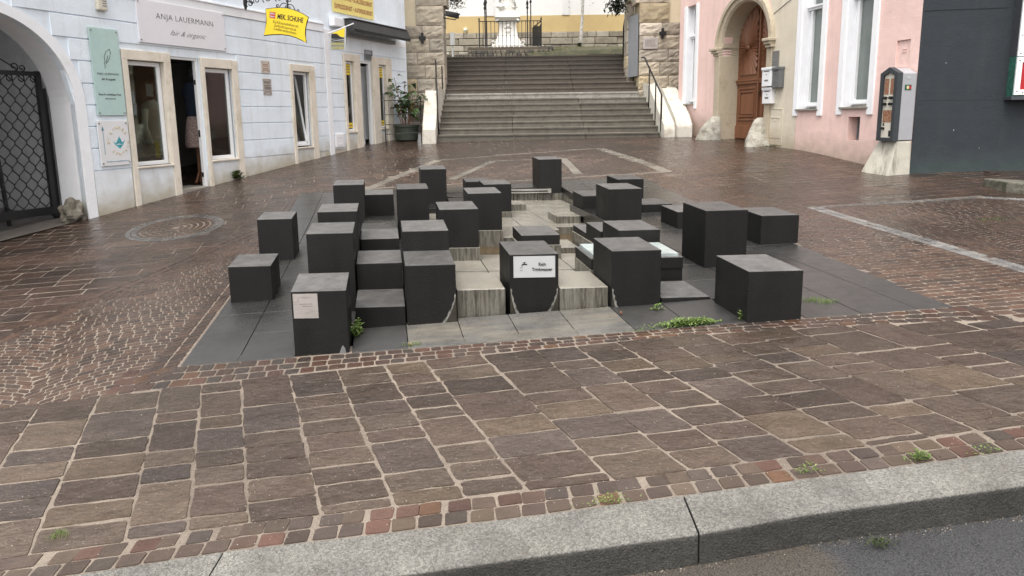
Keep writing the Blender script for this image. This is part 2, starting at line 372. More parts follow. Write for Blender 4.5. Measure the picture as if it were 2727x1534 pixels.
# --- sett fields
mb = MB()
def courses(mb, poly, o, ang, ln, hh, pal, k=1, wave=None, jt=.010, jit=.004, excl=None, slab=False, rounded=True, dz=0):
    """courses of stones in (u,v) space; wave(s) bends the courses into segmental arcs"""
    ca, sa = math.cos(ang), math.sin(ang)
    cs = [((p[0]-o[0])*ca+(p[1]-o[1])*sa, -(p[0]-o[0])*sa+(p[1]-o[1])*ca) for p in poly]
    s0, s1 = min(c[0] for c in cs), max(c[0] for c in cs); t0, t1 = min(c[1] for c in cs), max(c[1] for c in cs)
    W = wave or (lambda s: 0)
    t = t0-.6 if wave else t0
    while t < t1+(.1):
        h = hh*random.uniform(.9, 1.1) if not slab else hh*random.choice([.8, 1, 1.2, 1.05])
        s = s0-random.uniform(0, ln)
        while s < s1:
            l = ln*random.uniform(.8, 1.25) if not slab else ln*random.choice([.6, .8, 1, 1.3, 1.5])
            cen = (s+l/2, t+h/2+W(s+l/2)); pc = (o[0]+cen[0]*ca-cen[1]*sa, o[1]+cen[0]*sa+cen[1]*ca)
            ok_ = inside(pc, poly)
            if not ok_:
                for (a, b) in ((s, t), (s+l, t), (s+l, t+h), (s, t+h)):
                    b += W(a)
                    if inside((o[0]+a*ca-b*sa, o[1]+a*sa+b*ca), poly): ok_ = True; break
            if ok_ and not (excl and excl(pc)):
                P = []; q = []
                for (a, b) in ((s+jt*.35, t+jt*.6), (s+l-jt*.35, t+jt*.6), (s+l-jt*.35, t+h-jt*.6), (s+jt*.35, t+h-jt*.6)):
                    a += random.uniform(-jit, jit); b += W(a)+random.uniform(-jit, jit)
                    q.append(xy(o[0]+a*ca-b*sa, o[1]+a*sa+b*ca))
                for i in range(4):
                    cc = q[i]
                    for tt in (q[i-1], q[(i+1) % 4]):
                        d = max(1e-6, math.dist(tt, cc)); rr = min(.008 if not slab else .012, d*.2); P.append((cc[0]+(tt[0]-cc[0])*rr/d, cc[1]+(tt[1]-cc[1])*rr/d))
                if not rounded: P = q
                mb.col = rc(pal, k)
                stone(mb, P, dz+random.uniform(-.0008, .0008)-(.0035 if slab else .0015), .005, .008, .010 if not slab else .003)
            s += l
        t += h
def arcs(w, r):
    def f(s):
        m = (s % w)-w/2
        return math.sqrt(r*r-m*m)-math.sqrt(r*r-w*w/4)
    return f
DG0, DG1 = (-3.45, 3.70), (-1.12, 9.6)      # diagonal edge of the fan field
fan = [(-1.62, 3.78), (-3.42, 3.70), (-1.13, 9.55), (-1.2, 10.2), (-1.50, 10.2)]
courses(mb, fan, (-2.3, 4), .25, .088, .060, SET, .9, arcs(1.2, .92), jt=.009, jit=.003)
strip(mb, [(-1.62, 3.86), (-1.56, 10.3)], [(-1.42, 4.0), (-1.42, 10.3)], 2, .062, SET, .85, jt=.008)
dl = vecn(DG1[0]-DG0[0], DG1[1]-DG0[1]); nn = (-dl[1], dl[0])
strip(mb, [(DG0[0]-.2*dl[0], DG0[1]-.2*dl[1]), DG1], [(DG0[0]+nn[0]*.2-.2*dl[0], DG0[1]+nn[1]*.2-.2*dl[1]), (DG1[0]+nn[0]*.2, DG1[1]+nn[1]*.2)], 2, .16, SET, .9)
# right of the fountain
right = [(3.74, 4.0), (3.80, 4.9), (3.95, 7.0), (4.02, 8.7), (4.3, 10.6), (4.95, 10.6), (5.0, 7.74), (4.72, 4.73), (4.66, 3.86)]
courses(mb, right, (3.8, 4), .03, .125, .072, SET, .92, jt=.011)
fan2 = [(4.83, 3.82), (4.9, 4.9), (5.17, 7.64), (7.05, 7.6), (8.6, 5.5), (8.6, 3.72)]
courses(mb, fan2, (5, 4), -.2, .09, .060, SET, .92, arcs(1.3, 1.0), jt=.009, jit=.003)
# back of the fountain, inside the light frame
back = [(-.45, 10.62), (1.13, 13.77), (4.67, 14.4), (4.72, 11.0), (4.3, 10.5)]
fr_lines = [((-.45, 10.62), (1.13, 13.77), .17), ((1.13, 13.77), (4.67, 14.4), .06), ((4.67, 14.4), (4.72, 11.0), .20), ((-.3, 10.95), (4.75, 11.02), .07),
            ((1.15, 11.45), (2.17, 13.28), .15), ((2.17, 13.28), (3.53, 13.14), .06), ((3.30, 11.3), (3.53, 13.14), .16)]
def nearline(p, l, extra=0):
    (a, b), (c, d), w = l; L = math.dist((a, b), (c, d)); t = max(0, min(1, ((p[0]-a)*(c-a)+(p[1]-b)*(d-b))/L/L))
    return math.dist(p, (a+(c-a)*t, b+(d-b)*t)) < w/2+extra
courses(mb, back, (0, 10), .08, .13, .09, SET, 1.0, excl=lambda p: any(nearline(p, l, .02) for l in fr_lines), jt=.012, rounded=False)
tag(mb.build('sett_paving', M['sett']), kind='structure')
# light granite bands
mb = MB()
strip(mb, [(4.70, 3.9), (4.72, 4.73), (4.98, 7.74)], [(4.86, 3.9), (4.88, 4.73), (5.15, 7.70)], 2, .10, LIT, .62, jt=.006)
strip(mb, [(5.15, 7.68), (7.0, 7.62)], [(5.15, 7.76), (7.0, 7.72)], 1, .1, LIT, .42, jt=.006)
strip(mb, [(7.0, 7.62), (8.5, 6.0)], [(7.06, 7.76), (8.6, 6.15)], 1, .1, LIT, .8, jt=.006)
for (a, b, w) in fr_lines:
    d = vecn(b[0]-a[0], b[1]-a[1]); n = (-d[1]*w/2, d[0]*w/2)
    strip(mb, [(a[0]-n[0], a[1]-n[1]), (b[0]-n[0], b[1]-n[1])], [(a[0]+n[0], a[1]+n[1]), (b[0]+n[0], b[1]+n[1])], 1 if w < .1 else 1, .28, [(.20, .18, .15), (.23, .21, .175), (.17, .155, .13)], .9, jt=.006)
RC = (-2.85, 8.85)
for k, (r0, r1) in enumerate(((.50, .56), (.57, .63))):
    a = 0
    while a < 2*math.pi:
        da = .11/r0*random.uniform(.8, 1.2)
        q = [xy(RC[0]+r*math.cos(b), RC[1]+r*1.15*math.sin(b)) for r, b in ((r0, a), (r1, a), (r1, a+da*.93), (r0, a+da*.93))]
        mb.col = rc(LIT, .33); stone(mb, q, 0, .004, .008); a += da
tag(mb.build('granite_bands', M['granite_band']), kind='structure')
mb = MB()
for k in range(6):
    r0, r1 = .46-.08*k, .53-.08*k-.012
    if r0 < 0: break
    a = 0
    while a < 2*math.pi:
        da = .12/max(r1, .1)*random.uniform(.8, 1.2)
        q = [xy(RC[0]+r*math.cos(b), RC[1]+r*1.15*math.sin(b)) for r, b in ((r0, a), (r1, a), (r1, a+da*.9), (r0, a+da*.9))]
        mb.col = rc(SET, .9); stone(mb, q, 0, .004, .008); a += da
tag(mb.build('sett_roundel', M['sett']), kind='structure')
# --- large wet slabs of the square
mb = MB()
def ex_left(p): return math.hypot(p[0]-RC[0], (p[1]-RC[1])/1.15) < .60
left = [(-8, 3.66), (-3.70, 3.66), (-1.15, 9.5), (-1.30, 10.2), (-.75, 10.8), (1.05, 13.95), (4.75, 14.6), (4.85, 11), (5.05, 10.4), (5.05, 7.9), (7.1, 7.85), (8.9, 6.0), (14, 6.0), (14, 18.5), (-8, 18.5)]
PLZ = [(.072, .048, .038), (.080, .053, .041), (.062, .043, .035), (.086, .057, .043), (.068, .049, .041)]
courses(mb, left, (0, 0), .06, .34, .20, PLZ, 1.15, excl=lambda p: ex_left(p) or p[1]-p[0]*.25 > 19 or p[0] < -6.5, slab=True, jt=.012, jit=.006)
tag(mb.build('plaza_paving', M['stone_big']), kind='structure')
# --- mortar bed / ground sheet, with the footprint of the fountain left open
def ground_sheet():
    mb = MB()
    ul = [-60, -30, -16, -10]+[-6+.25*i for i in range(61)]+[9.5, 10.5, 12, 16, 30, 60]
    ul = sorted(set([round(u, 3) for u in ul]+[-1.3, 3.6]))
    vl = [2.3+.2*i for i in range(84)]+[19.3, 20, 24, 30, 45, 90]
    vl = sorted(set([round(v, 3) for v in vl]+[4.3, 10.6]))
    V = []; idx = {}
    for j, v in enumerate(vl):
        for i, u in enumerate(ul):
            x, y = xy(u, v)
            if j == 0: y = lin(CI, x)-.01 if -6 < x < 6 else y
            idx[i, j] = len(V); V.append((x, y, (zg(x, y) if v < 40 else zuv(u, 40))-.0040))
    F = []
    for j in range(len(vl)-1):
        for i in range(len(ul)-1):
            if -1.31 < ul[i] and ul[i+1] < 3.61 and vl[j] > 4.29 and vl[j+1] < 10.61: continue
            F.append((idx[i, j], idx[i+1, j], idx[i+1, j+1], idx[i, j+1]))
    mb.add(V, F)
    return mb.build('ground', M['mortar'], smooth=True)
tag(ground_sheet(), kind='structure')
# --- kerb and road
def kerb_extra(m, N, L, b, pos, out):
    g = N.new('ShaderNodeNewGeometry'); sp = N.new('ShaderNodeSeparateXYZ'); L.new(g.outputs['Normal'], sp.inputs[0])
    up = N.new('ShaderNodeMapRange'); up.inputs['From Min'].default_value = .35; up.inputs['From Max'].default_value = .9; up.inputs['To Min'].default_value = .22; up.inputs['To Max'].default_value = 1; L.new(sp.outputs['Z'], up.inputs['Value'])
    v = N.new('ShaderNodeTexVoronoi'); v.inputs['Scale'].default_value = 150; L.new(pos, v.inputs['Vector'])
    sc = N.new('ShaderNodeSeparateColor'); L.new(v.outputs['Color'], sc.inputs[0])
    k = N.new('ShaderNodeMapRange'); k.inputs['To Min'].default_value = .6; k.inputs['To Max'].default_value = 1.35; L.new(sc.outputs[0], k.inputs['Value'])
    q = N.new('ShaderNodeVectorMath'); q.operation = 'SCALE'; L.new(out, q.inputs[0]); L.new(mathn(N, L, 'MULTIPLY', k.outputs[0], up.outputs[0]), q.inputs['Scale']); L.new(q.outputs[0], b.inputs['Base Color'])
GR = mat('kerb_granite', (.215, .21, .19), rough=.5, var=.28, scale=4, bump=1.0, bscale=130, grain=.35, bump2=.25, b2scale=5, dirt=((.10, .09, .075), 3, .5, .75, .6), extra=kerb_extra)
def kerb(x0, x1, label, n=10):
    mb = MB(); hgt = .125
    xs = [x0+(x1-x0)*i/n for i in range(n+1)]
    prof = []
    for x in xs:
        yi, yo = lin(CI, x)-.004, lin(CO, x); zi, zo = zg(x, yi)+.004, zg(x, yo)-.002
        prof.append([(x, yi, zi-.3), (x, yi, zi), (x, yo+.012, zo), (x, yo+.003, zo-.006), (x-.0, yo, zo-.018), (x, yo-.012, zo-hgt-.12)])
    V = [p for r in prof for p in r]; m = 6
    F = [(i*m+k, i*m+k+1, (i+1)*m+k+1, (i+1)*m+k) for i in range(n) for k in range(m-1)]
    F += [tuple(range(m-1, -1, -1)), tuple(range(n*m, n*m+m))]
    mb.add(V, F)
    o = mb.build('kerb_stone', GR, bevel=.004)
    tag(o, label, 'kerb stone', 'granite kerb stones along the road')
kerb(-4.5, -1.10, 'short visible end of pale grey kerb stone in the bottom left corner', 14)
kerb(-1.096, .659, 'middle granite kerb stone, directly below the red setts at the bottom centre', 10)
kerb(.664, 3.0, 'long granite kerb stone curving up at the bottom right corner', 12)
kerb(3.01, 5.9, 'far right kerb stone beyond the long curving one', 10)
def road_extra(m, N, L, b, pos, out):
    sp = N.new('ShaderNodeSeparateXYZ'); L.new(pos, sp.inputs[0])
    n = N.new('ShaderNodeTexNoise'); n.inputs['Scale'].default_value = 2.2; n.inputs['Detail'].default_value = 5; L.new(pos, n.inputs['Vector'])
    q = mathn(N, L, 'ADD', sp.outputs['X'], mathn(N, L, 'MULTIPLY', n.outputs['Fac'], .6))
    mr = N.new('ShaderNodeMapRange'); mr.inputs['From Min'].default_value = 1.42; mr.inputs['From Max'].default_value = 1.5; L.new(q, mr.inputs['Value'])
    mx = N.new('ShaderNodeMix'); mx.data_type = 'RGBA'; mx.inputs['A'].default_value = (.095, .083, .070, 1); L.new(out, mx.inputs['B']); L.new(mr.outputs[0], mx.inputs['Factor'])
    v = N.new('ShaderNodeTexVoronoi'); v.inputs['Scale'].default_value = 170; L.new(pos, v.inputs['Vector'])
    m5 = N.new('ShaderNodeMapRange'); m5.inputs['From Min'].default_value = .0; m5.inputs['From Max'].default_value = .8; m5.inputs['To Min'].default_value = 1.8; m5.inputs['To Max'].default_value = .45; L.new(v.outputs['Distance'], m5.inputs['Value'])
    vs = N.new('ShaderNodeVectorMath'); vs.operation = 'SCALE'; L.new(mx.outputs['Result'], vs.inputs[0]); L.new(m5.outputs[0], vs.inputs['Scale']); L.new(vs.outputs[0], b.inputs['Base Color'])
M['road'] = mat('asphalt', (.066, .067, .071), rough=.7, var=.15, scale=3, bump=1.2, bscale=140, grain=.4, extra=road_extra)
mb = MB(); n = 60
V = []
for i in range(n+1):
    x = -9+18*i/n; yo = lin(CO, x) if -6 <= x <= 6 else (1.48 if x < 0 else 2.86)
    for k, y in enumerate([yo+.01, yo-.1, yo-.3, yo-1, yo-3, yo-8]): V.append((x, y, zg(x, yo)-.115-(.01 if k == 0 else .0)-.02*max(0, k-2)))
mb.add(V, [(i*6+k, i*6+k+1, (i+1)*6+k+1, (i+1)*6+k) for i in range(n) for k in range(5)])
tag(mb.build('road', M['road'], smooth=True), kind='structure')
# ------------------------------------------------------------------ fountain
def lime_extra(m, N, L, b, pos, out):
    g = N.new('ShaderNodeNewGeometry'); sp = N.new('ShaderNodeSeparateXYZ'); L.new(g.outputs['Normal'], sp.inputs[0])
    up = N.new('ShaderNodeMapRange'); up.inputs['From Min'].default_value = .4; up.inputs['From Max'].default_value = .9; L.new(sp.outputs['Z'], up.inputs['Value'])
    mp = N.new('ShaderNodeMapping'); mp.inputs['Scale'].default_value = (38, 38, 3.2); L.new(pos, mp.inputs['Vector'])
    n = N.new('ShaderNodeTexNoise'); n.inputs['Scale'].default_value = 1; n.inputs['Detail'].default_value = 6; n.inputs['Roughness'].default_value = .7; L.new(mp.outputs['Vector'], n.inputs['Vector'])
    st = N.new('ShaderNodeMapRange'); st.inputs['From Min'].default_value = .42; st.inputs['From Max'].default_value = .66; st.inputs['To Max'].default_value = .9; L.new(n.outputs['Fac'], st.inputs['Value'])
    side = mathn(N, L, 'MULTIPLY', mathn(N, L, 'SUBTRACT', 1, up.outputs[0]), st.outputs[0])
    mx = N.new('ShaderNodeMix'); mx.data_type = 'RGBA'; L.new(out, mx.inputs['A']); mx.inputs['B'].default_value = (.03, .026, .016, 1); L.new(side, mx.inputs['Factor'])
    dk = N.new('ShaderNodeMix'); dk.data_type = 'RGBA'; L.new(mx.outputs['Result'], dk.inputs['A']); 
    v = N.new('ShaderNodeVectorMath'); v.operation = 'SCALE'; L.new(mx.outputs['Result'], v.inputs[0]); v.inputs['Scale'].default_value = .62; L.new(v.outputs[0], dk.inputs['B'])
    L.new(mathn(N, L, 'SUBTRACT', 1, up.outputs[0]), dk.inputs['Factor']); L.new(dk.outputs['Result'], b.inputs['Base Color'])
    nz = N.new('ShaderNodeTexNoise'); nz.inputs['Scale'].default_value = 5; nz.inputs['Detail'].default_value = 6; L.new(pos, nz.inputs['Vector'])
    rr = N.new('ShaderNodeMapRange'); rr.inputs['From Min'].default_value = .35; rr.inputs['From Max'].default_value = .65; rr.inputs['To Min'].default_value = .05; rr.inputs['To Max'].default_value = .25; L.new(nz.outputs['Fac'], rr.inputs['Value']); L.new(rr.outputs[0], b.inputs['Roughness'])
M['lime'] = mat('scaled_stone', (.255, .242, .205), var=.14, scale=3, bump=.3, bscale=70, grain=.12, extra=lime_extra, dirt=((.19, .16, .115), 2.4, .52, .78, .55))
M['stain'] = mat('stained_slab', (.125, .123, .117), var=.35, scale=3.5, bump=.25, bscale=90, grain=.15, rough=.3, dirt=((.22, .20, .16), 2.2, .45, .62, .8, (.5, 2.2, 1)), extra=paving_extra(.4, .2, .8))
W_, D_ = .36, .437
def blk(mb, u, v, zt, zb, w=W_, d=D_, rise=.0173, lat=.0035):
    P = [xy(u, v), xy(u+w, v), xy(u+w, v+d), xy(u, v+d)]
    mb.hexa([(p[0], p[1], HC+zb) for p in P]+[(p[0], p[1], HC+zt+a) for p, a in zip(P, (0, lat, lat+rise, rise))])
def block(u, v, zt, zb, label, parts=None, group=None, **k):
    if parts:
        t = thing('basalt_block', label, 'block', (*xy(u+W_/2, v), HC+zb), group)
        mb = MB(); blk(mb, u, v, zt, zb, **k); mb.build('stone', M['basalt'], t, bevel=.0045)
        return t
    mb = MB(); blk(mb, u, v, zt, zb, **k)
    o = mb.build('basalt_block', M['basalt'], bevel=.0045); tag(o, label, 'block', group)
    return o
GB = 'black basalt blocks of the fountain'
low = -1.95
BL = [
 (2, -1.36, 5.47, -1.23, 'low black cube at the far left edge of the fountain, standing alone on grey slabs'),
 (3, -1.35, 6.79, -1.03, 'upright black block at the left edge, behind the low leftmost cube'),
 (4, -.63, 5.02, -.88, 'tall black block right behind the one with the silver plate'),
 (5, -.63, 5.93, -.84, 'black block whose top peeks over the tall block behind the silver plate'),
 (6, -.62, 7.73, -.78, 'tall black block at the back left, nearest the shop front'),
 (7, -.27, 8.38, -.975, 'low wide black block between two tall ones at the back left'),
 (8, .12, 7.46, -.81, 'tall black block with a chipped upper right corner'),
 (9, .49, 9.24, -.73, 'slender tall black block at the back left of the basin'),
 (10, .11, 5.06, -.88, 'black block with broad grey top just behind the lime streaked front block'),
 (11, .11, 4.61, -1.05, 'front black block with lime streak at lower right, left of the stained step'),
 (12, -.26, 4.62, -1.355, 'lowest dark step block in front, right of the block with the silver plate'),
 (13, -.26, 5.08, -1.135, 'second dark step block, one row behind the lowest front step'),
 (14, -.26, 6.11, -1.13, 'third dark step block with flat top and white lime line at its foot'),
 (18, 1.20, 9.86, -.975, 'small black block half hidden behind two tall ones at the back'),
 (19, 2.37, 10.21, -.68, 'lone tall black cube on the rear rim, furthest from the street'),
 (20, .88, 4.73, -1.01, 'front black block carrying the white drinking water notice'),
 (21, 1.61, 4.66, -.98, 'large front black block right of the right stained step'),
 (23, 2.0, 5.62, -1.0, 'wide low black block with speckled top behind the pale frosted panel'),
 (25, 2.39, 7.04, -.80, 'tall black block on the right rim of the basin, tallest of the middle right'),
 (26, 3.14, 8.91, -.88, 'black block at the back right, partly hidden by the tall rim block'),
 (27, 2.39, 7.97, -.985, 'small low black block left of the tall block on the right rim'),
 (28, 3.14, 8.0, -1.105, 'very low dark slab block behind the tall block on the right'),
 (29, 3.14, 7.04, -1.06, 'low black block with a wet dark lower edge, left of the biggest block'),
 (30, 2.69, 5.49, -.82, 'biggest looking black block, right of centre, standing on wet slabs'),
 (31, 3.53, 6.12, -.97, 'black cube at the far right edge, beside the brown setts'),
 (32, 2.34, 4.17, -1.03, 'front right black cube with weeds at its foot'),
 (36, 1.99, 4.69, -1.345, 'thin dark step between the two large front right blocks'),
 (37, 2.0, 6.11, -1.095, 'narrow black block in the stepped basin edge, left of the speckled one'),
 (38, 2.0, 6.57, -1.19, 'lowest leftmost dark block of the stepped basin edge'),
]
OB = {}
for k, u, v, zt, lab in BL:
    dd = D_ if k not in (37, 38, 12, 13, 14) else .455
    OB[k] = block(u, v, zt, low, lab, parts=(k in (20,)), group=GB, d=dd, rise=.0173 if k not in (12, 13, 36, 38) else .012)
for k, u, v, zt, zp, lab in [(15, .48, 6.03, -.85, -1.21, 'tall black block on a pale plinth, left of the brown water'),
                             (16, .87, 7.01, -.82, -1.22, 'tall black block on a pale plinth in the middle of the basin'),
                             (17, 1.26, 8.51, -.88, -1.24, 'tall black block on a pale plinth near the water spout'),
                             (35, 1.24, 6.05, -1.11, -1.20, 'low black block rising from the basin right behind the notice block')]:
    t = thing('basalt_block', lab, 'block', (*xy(u+W_/2, v), HC+low), GB)
    mb = MB(); blk(mb, u, v, zt, zp); mb.build('stone', M['basalt'], t, bevel=.0045)
    mb = MB(); blk(mb, u-.012, v-.012, zp-.001, low, W_+.02, D_+.02, 0, 0); mb.build('plinth', M['lime'], t, bevel=.004)
# front block 1 with the silver plate
t1 = thing('basalt_block', 'nearest front left black block with a square silver plate', 'block', (*xy(-.47, 4.19), HC-1.6), GB)
mb = MB(); blk(mb, -.65, 4.19, -1.115, low); mb.build('stone', M['basalt'], t1, bevel=.0045)
def facept(u0, v0, s, z, off=.0): x, y = xy(u0+s, v0-off); return (x, y, HC+z)
STEEL = mat('brushed_plate', (.50, .47, .45), rough=.42, var=.1, scale=5, metallic=.55, dirt=((.28, .25, .23), 8, .5, .7, .6, (1, 1, 6)))
INK = mat('black_lettering', (.012, .012, .012), rough=.6, var=.05)
GREYINK = mat('faint_engraving', (.12, .105, .10), rough=.6, var=.1)
def plate(mb, u0, v0, s0, s1, z0, z1, th=.004, off=0):
    a = [facept(u0, v0, s0, z0, off), facept(u0, v0, s1, z0, off), facept(u0, v0, s1, z1, off), facept(u0, v0, s0, z1, off)]
    f = [facept(u0, v0, s0, z0, off+th), facept(u0, v0, s1, z0, off+th), facept(u0, v0, s1, z1, off+th), facept(u0, v0, s0, z1, off+th)]
    mb.add(a+f, [(4, 5, 6, 7), (0, 1, 5, 4), (1, 2, 6, 5), (2, 3, 7, 6), (3, 0, 4, 7)])
mb = MB(); plate(mb, -.65, 4.19, .012, .172, -1.295, -1.130)
pl = mb.build('silver_plate', STEEL, t1)
mb = MB()
plate(mb, -.65, 4.19, .044, .0455, -1.185, -1.160, .0015, .004); plate(mb, -.65, 4.19, .016, .040, -1.197, -1.1955, .0015, .004)
for k, (a, b, z) in enumerate(((.052, .135, -1.2), (.072, .135, -1.215))):
    s = a
    while s < b: plate(mb, -.65, 4.19, s, s+.004, z, z+random.uniform(.003, .005), .0015, .004); s += .0065
mb.build('engraving', GREYINK, pl)
mb = MB()
c = facept(-.65, 4.19, .318, -1.52, .0)
pts = [(.29, -1.55), (.302, -1.555), (.33, -1.548), (.338, -1.53), (.333, -1.505), (.322, -1.487), (.314, -1.49), (.305, -1.512)]
mb.add([facept(-.65, 4.19, s, z, .0015) for s, z in pts], [tuple(range(len(pts)))])
mb.build('chipped_corner', mat('fresh_chip', (.16, .165, .17), var=.2, rough=.8), t1)
# white notice with the crossed-out tap
t20 = OB[20]
WHITE = mat('white_enamel', (.44, .455, .46), rough=.3, var=.04, dirt=((.5, .48, .42), 6, .6, .8, .35))
def text_mesh(name, body, size, mtx, material, parent=None, shear=0, width=None, align='CENTER', ext=.0015, bold=0, space=1):
    cu = bpy.data.curves.new(name, 'FONT'); cu.body = body; cu.size = size; cu.align_x = align; cu.align_y = 'CENTER'; cu.extrude = ext; cu.shear = shear; cu.offset = bold; cu.space_character = space; cu.resolution_u = 2
    tmp = bpy.data.objects.new(name, cu); COL.objects.link(tmp)
    bpy.context.view_layer.update()
    dg = bpy.context.evaluated_depsgraph_get()
    me = bpy.data.meshes.new_from_object(tmp.evaluated_get(dg))
    bpy.data.objects.remove(tmp); bpy.data.curves.remove(cu)
    if width and len(me.vertices):
        xs = [v.co.x for v in me.vertices]; wd = max(xs)-min(xs)
        me.transform(Matrix.Scale(width/wd, 4, (1, 0, 0)))
    me.transform(mtx); me.materials.clear(); me.materials.append(material)
    o = bpy.data.objects.new(name, me); COL.objects.link(o)
    if parent is not None:
        o.parent = parent; me.transform(Matrix.Translation(-world_of(parent)))
    return o
def frame_mtx(o, right, up=(0, 0, 1)):
    r = Vector(right).normalized(); u = Vector(up).normalized(); n = r.cross(u)
    m = Matrix.Identity(4)
    for i, a in enumerate((r, u, n)):
        for j in range(3): m[j][i] = a[j]
    m.translation = Vector(o); return m
mb = MB(); plate(mb, .88, 4.73, .028, .334, -1.182, -1.022)
nb = mb.build('notice_plate', WHITE, t20)
for s, z in ((.038, -1.034), (.324, -1.034), (.038, -1.17), (.324, -1.17)): mb = MB(); plate(mb, .88, 4.73, s-.003, s+.003, z-.003, z+.003, .002, .004); mb.build('screw', STEEL, nb)
fm = lambda s, z: frame_mtx(facept(.88, 4.73, s, z, .006), E1+(0,))
text_mesh('notice_text', 'Kein', .036, fm(.238, -1.083), INK, nb, width=.052, bold=.0004)
text_mesh('notice_text', 'Trinkwasser', .034, fm(.238, -1.122), INK, nb, width=.15, bold=.0004)
mb = MB()                                                # tap and beaker
P2 = lambda a: [facept(.88, 4.73, .106+s*.9, -1.085+z*.9, .006) for s, z in a]
for poly in ([(-.024, -.012), (-.017, -.012), (-.013, -.002), (.024, -.002), (.024, .009), (-.012, .009), (-.02, .002)], [(-.003, .009), (.004, .009), (.004, .017), (-.003, .017)], [(-.012, .017), (.012, .017), (.012, .0215), (-.012, .0215)],
             [(-.036, -.026), (-.012, -.026), (-.012, -.023), (-.036, -.023)], [(-.034, -.05), (-.014, -.05), (-.014, -.0465), (-.034, -.0465)], [(-.036, -.036), (-.034, -.036), (-.034, -.031), (-.036, -.031)], [(-.0135, -.036), (-.0115, -.036), (-.0115, -.031), (-.0135, -.031)]):
    q = P2(poly); mb.add(q, [tuple(range(len(q)))])
mb.build('tap_symbol', INK, nb)
# lime runs at the foot of the front blocks
RUN = mat('lime_run', (.13, .125, .11), rough=.7, var=.4, scale=25, dirt=((.018, .018, .016), 16, .38, .62, .9))
def run(par, u0, v0, pts):
    mb = MB(); mb.add([facept(u0, v0, s, z, .0012) for s, z in pts], [tuple(range(len(pts)))]); return mb.build('lime_run', RUN, par)
def to_parent(k):
    """give a one-mesh block an Empty so that it can carry its marks"""
    o = OB[k]; t = thing('basalt_block', o['label'], 'block', (0, 0, 0), GB)
    o.name = 'stone'; o.parent = t
    for key in ('label', 'category', 'group'):
        if key in o: del o[key]
    o.name = 'stone'; t.name = 'basalt_block'
    OB[k] = t; return t
MOSSD = mat('dark_algae', (.022, .020, .013), rough=.6, var=.5, scale=30)
PALER = mat('white_lime', (.20, .195, .175), rough=.75, var=.45, scale=22, dirt=((.03, .03, .028), 30, .45, .65, .8))
def limerun(par, u0, v0, side, z0, z1, reach=.06, haze=False):
    """lime run curving away from the pale step, algae between it and the edge"""
    mb = MB(); n = 14; c = []
    for i in range(n+1):
        t = i/n; z = z1+(z0-z1)*t; off = .004+reach*t**1.7; w = .006+.016*t+.004*math.sin(t*23)
        c.append((off, w, z))
    S = lambda o: (W_-o) if side > 0 else o
    for (o0, w0, za), (o1, w1, zb) in zip(c, c[1:]): mb.quad(facept(u0, v0, S(o0), za, .0012), facept(u0, v0, S(o0+w0), za, .0012), facept(u0, v0, S(o1+w1), zb, .0012), facept(u0, v0, S(o1), zb, .0012))
    mb.build('lime_run', PALER, par)
    mb = MB()
    for (o0, w0, za), (o1, w1, zb) in zip(c, c[1:]): mb.quad(facept(u0, v0, S(.001), za, .001), facept(u0, v0, S(o0), za, .001), facept(u0, v0, S(o1), zb, .001), facept(u0, v0, S(.001), zb, .001))
    mb.build('algae', MOSSD, par)
limerun(t20, .88, 4.73, -1, -1.47, -1.265, .045); limerun(t20, .88, 4.73, 1, -1.46, -1.265, .065)
t = to_parent(11); limerun(t, .11, 4.61, 1, -1.485, -1.265, .085)
t = to_parent(21); limerun(t, 1.61, 4.66, -1, -1.42, -1.26, .03)
# pale stained front steps
for u, lab in ((.485, 'pale stained stone step with wet top, left of the drinking water notice'), (1.245, 'pale stained stone step with wet top, right of the drinking water notice')):
    mb = MB(); blk(mb, u, 4.71, -1.262, low, .358, .45, .015, .004); tag(mb.build('stained_step', M['lime'], bevel=.007, segs=3), lab, 'step')
# frosted light panel on its block
t = thing('panel_block', 'wide black block topped with a pale frosted panel, behind the large front right block', 'block', (*xy(1.98, 5.15), HC-1.4))
mb = MB(); blk(mb, 1.61, 5.15, -1.145, -1.235, .745, .44); blk(mb, 1.63, 5.16, -1.24, low, .725, .43); mb.build('stone', M['basalt'], t, bevel=.004)
mb = MB(); blk(mb, 1.605, 5.145, -1.2355, low, .35, .44); mb.build('pale_footing', M['lime'], t)
FROST = mat('frosted_panel', (.34, .39, .385), rough=.35, var=.25, scale=9, dirt=((.25, .28, .27), 7, .5, .7, .6))
mb = MB(); blk(mb, 1.64, 5.18, -1.118, -1.144, .685, .38); mb.build('frosted_panel', FROST, t, bevel=.002)
# paved plinth : slabs in a grid, flush with the square, and rim of the basin
mbs = MB(); mbt = MB()
solid = {(2, 0), (10, 0), (3, 1), (4, 1), (5, 1), (6, 1), (7, 1), (8, 1), (9, 1), (2, 2), (3, 2), (4, 2), (8, 2), (9, 2)}
pool = {(c, r) for r in range(2, 4) for c in range(5, 8)} | {(8, 3)} | {(c, 4) for c in range(5, 9)} | {(c, 5) for c in range(6, 9)} | {(c, 6) for c in range(6, 10)} | {(c, 7) for c in range(7, 10)} | {(c, 8) for c in range(7, 10)} | {(c, r) for r in range(9, 13) for c in range(7, 11)}
VR = lambda r: 4.175 if r == 0 else 4.23+.47*r-.01
special = {(3, 5): -1.125, (3, 6): -1.17, (3, 7): -1.19, (10, 6): -1.145, (10, 7): -1.145, (10, 8): -1.145, (6, 9): -1.15, (6, 10): -1.15, (5, 9): -1.17, (6, 11): -1.14, (6, 12): -1.13}
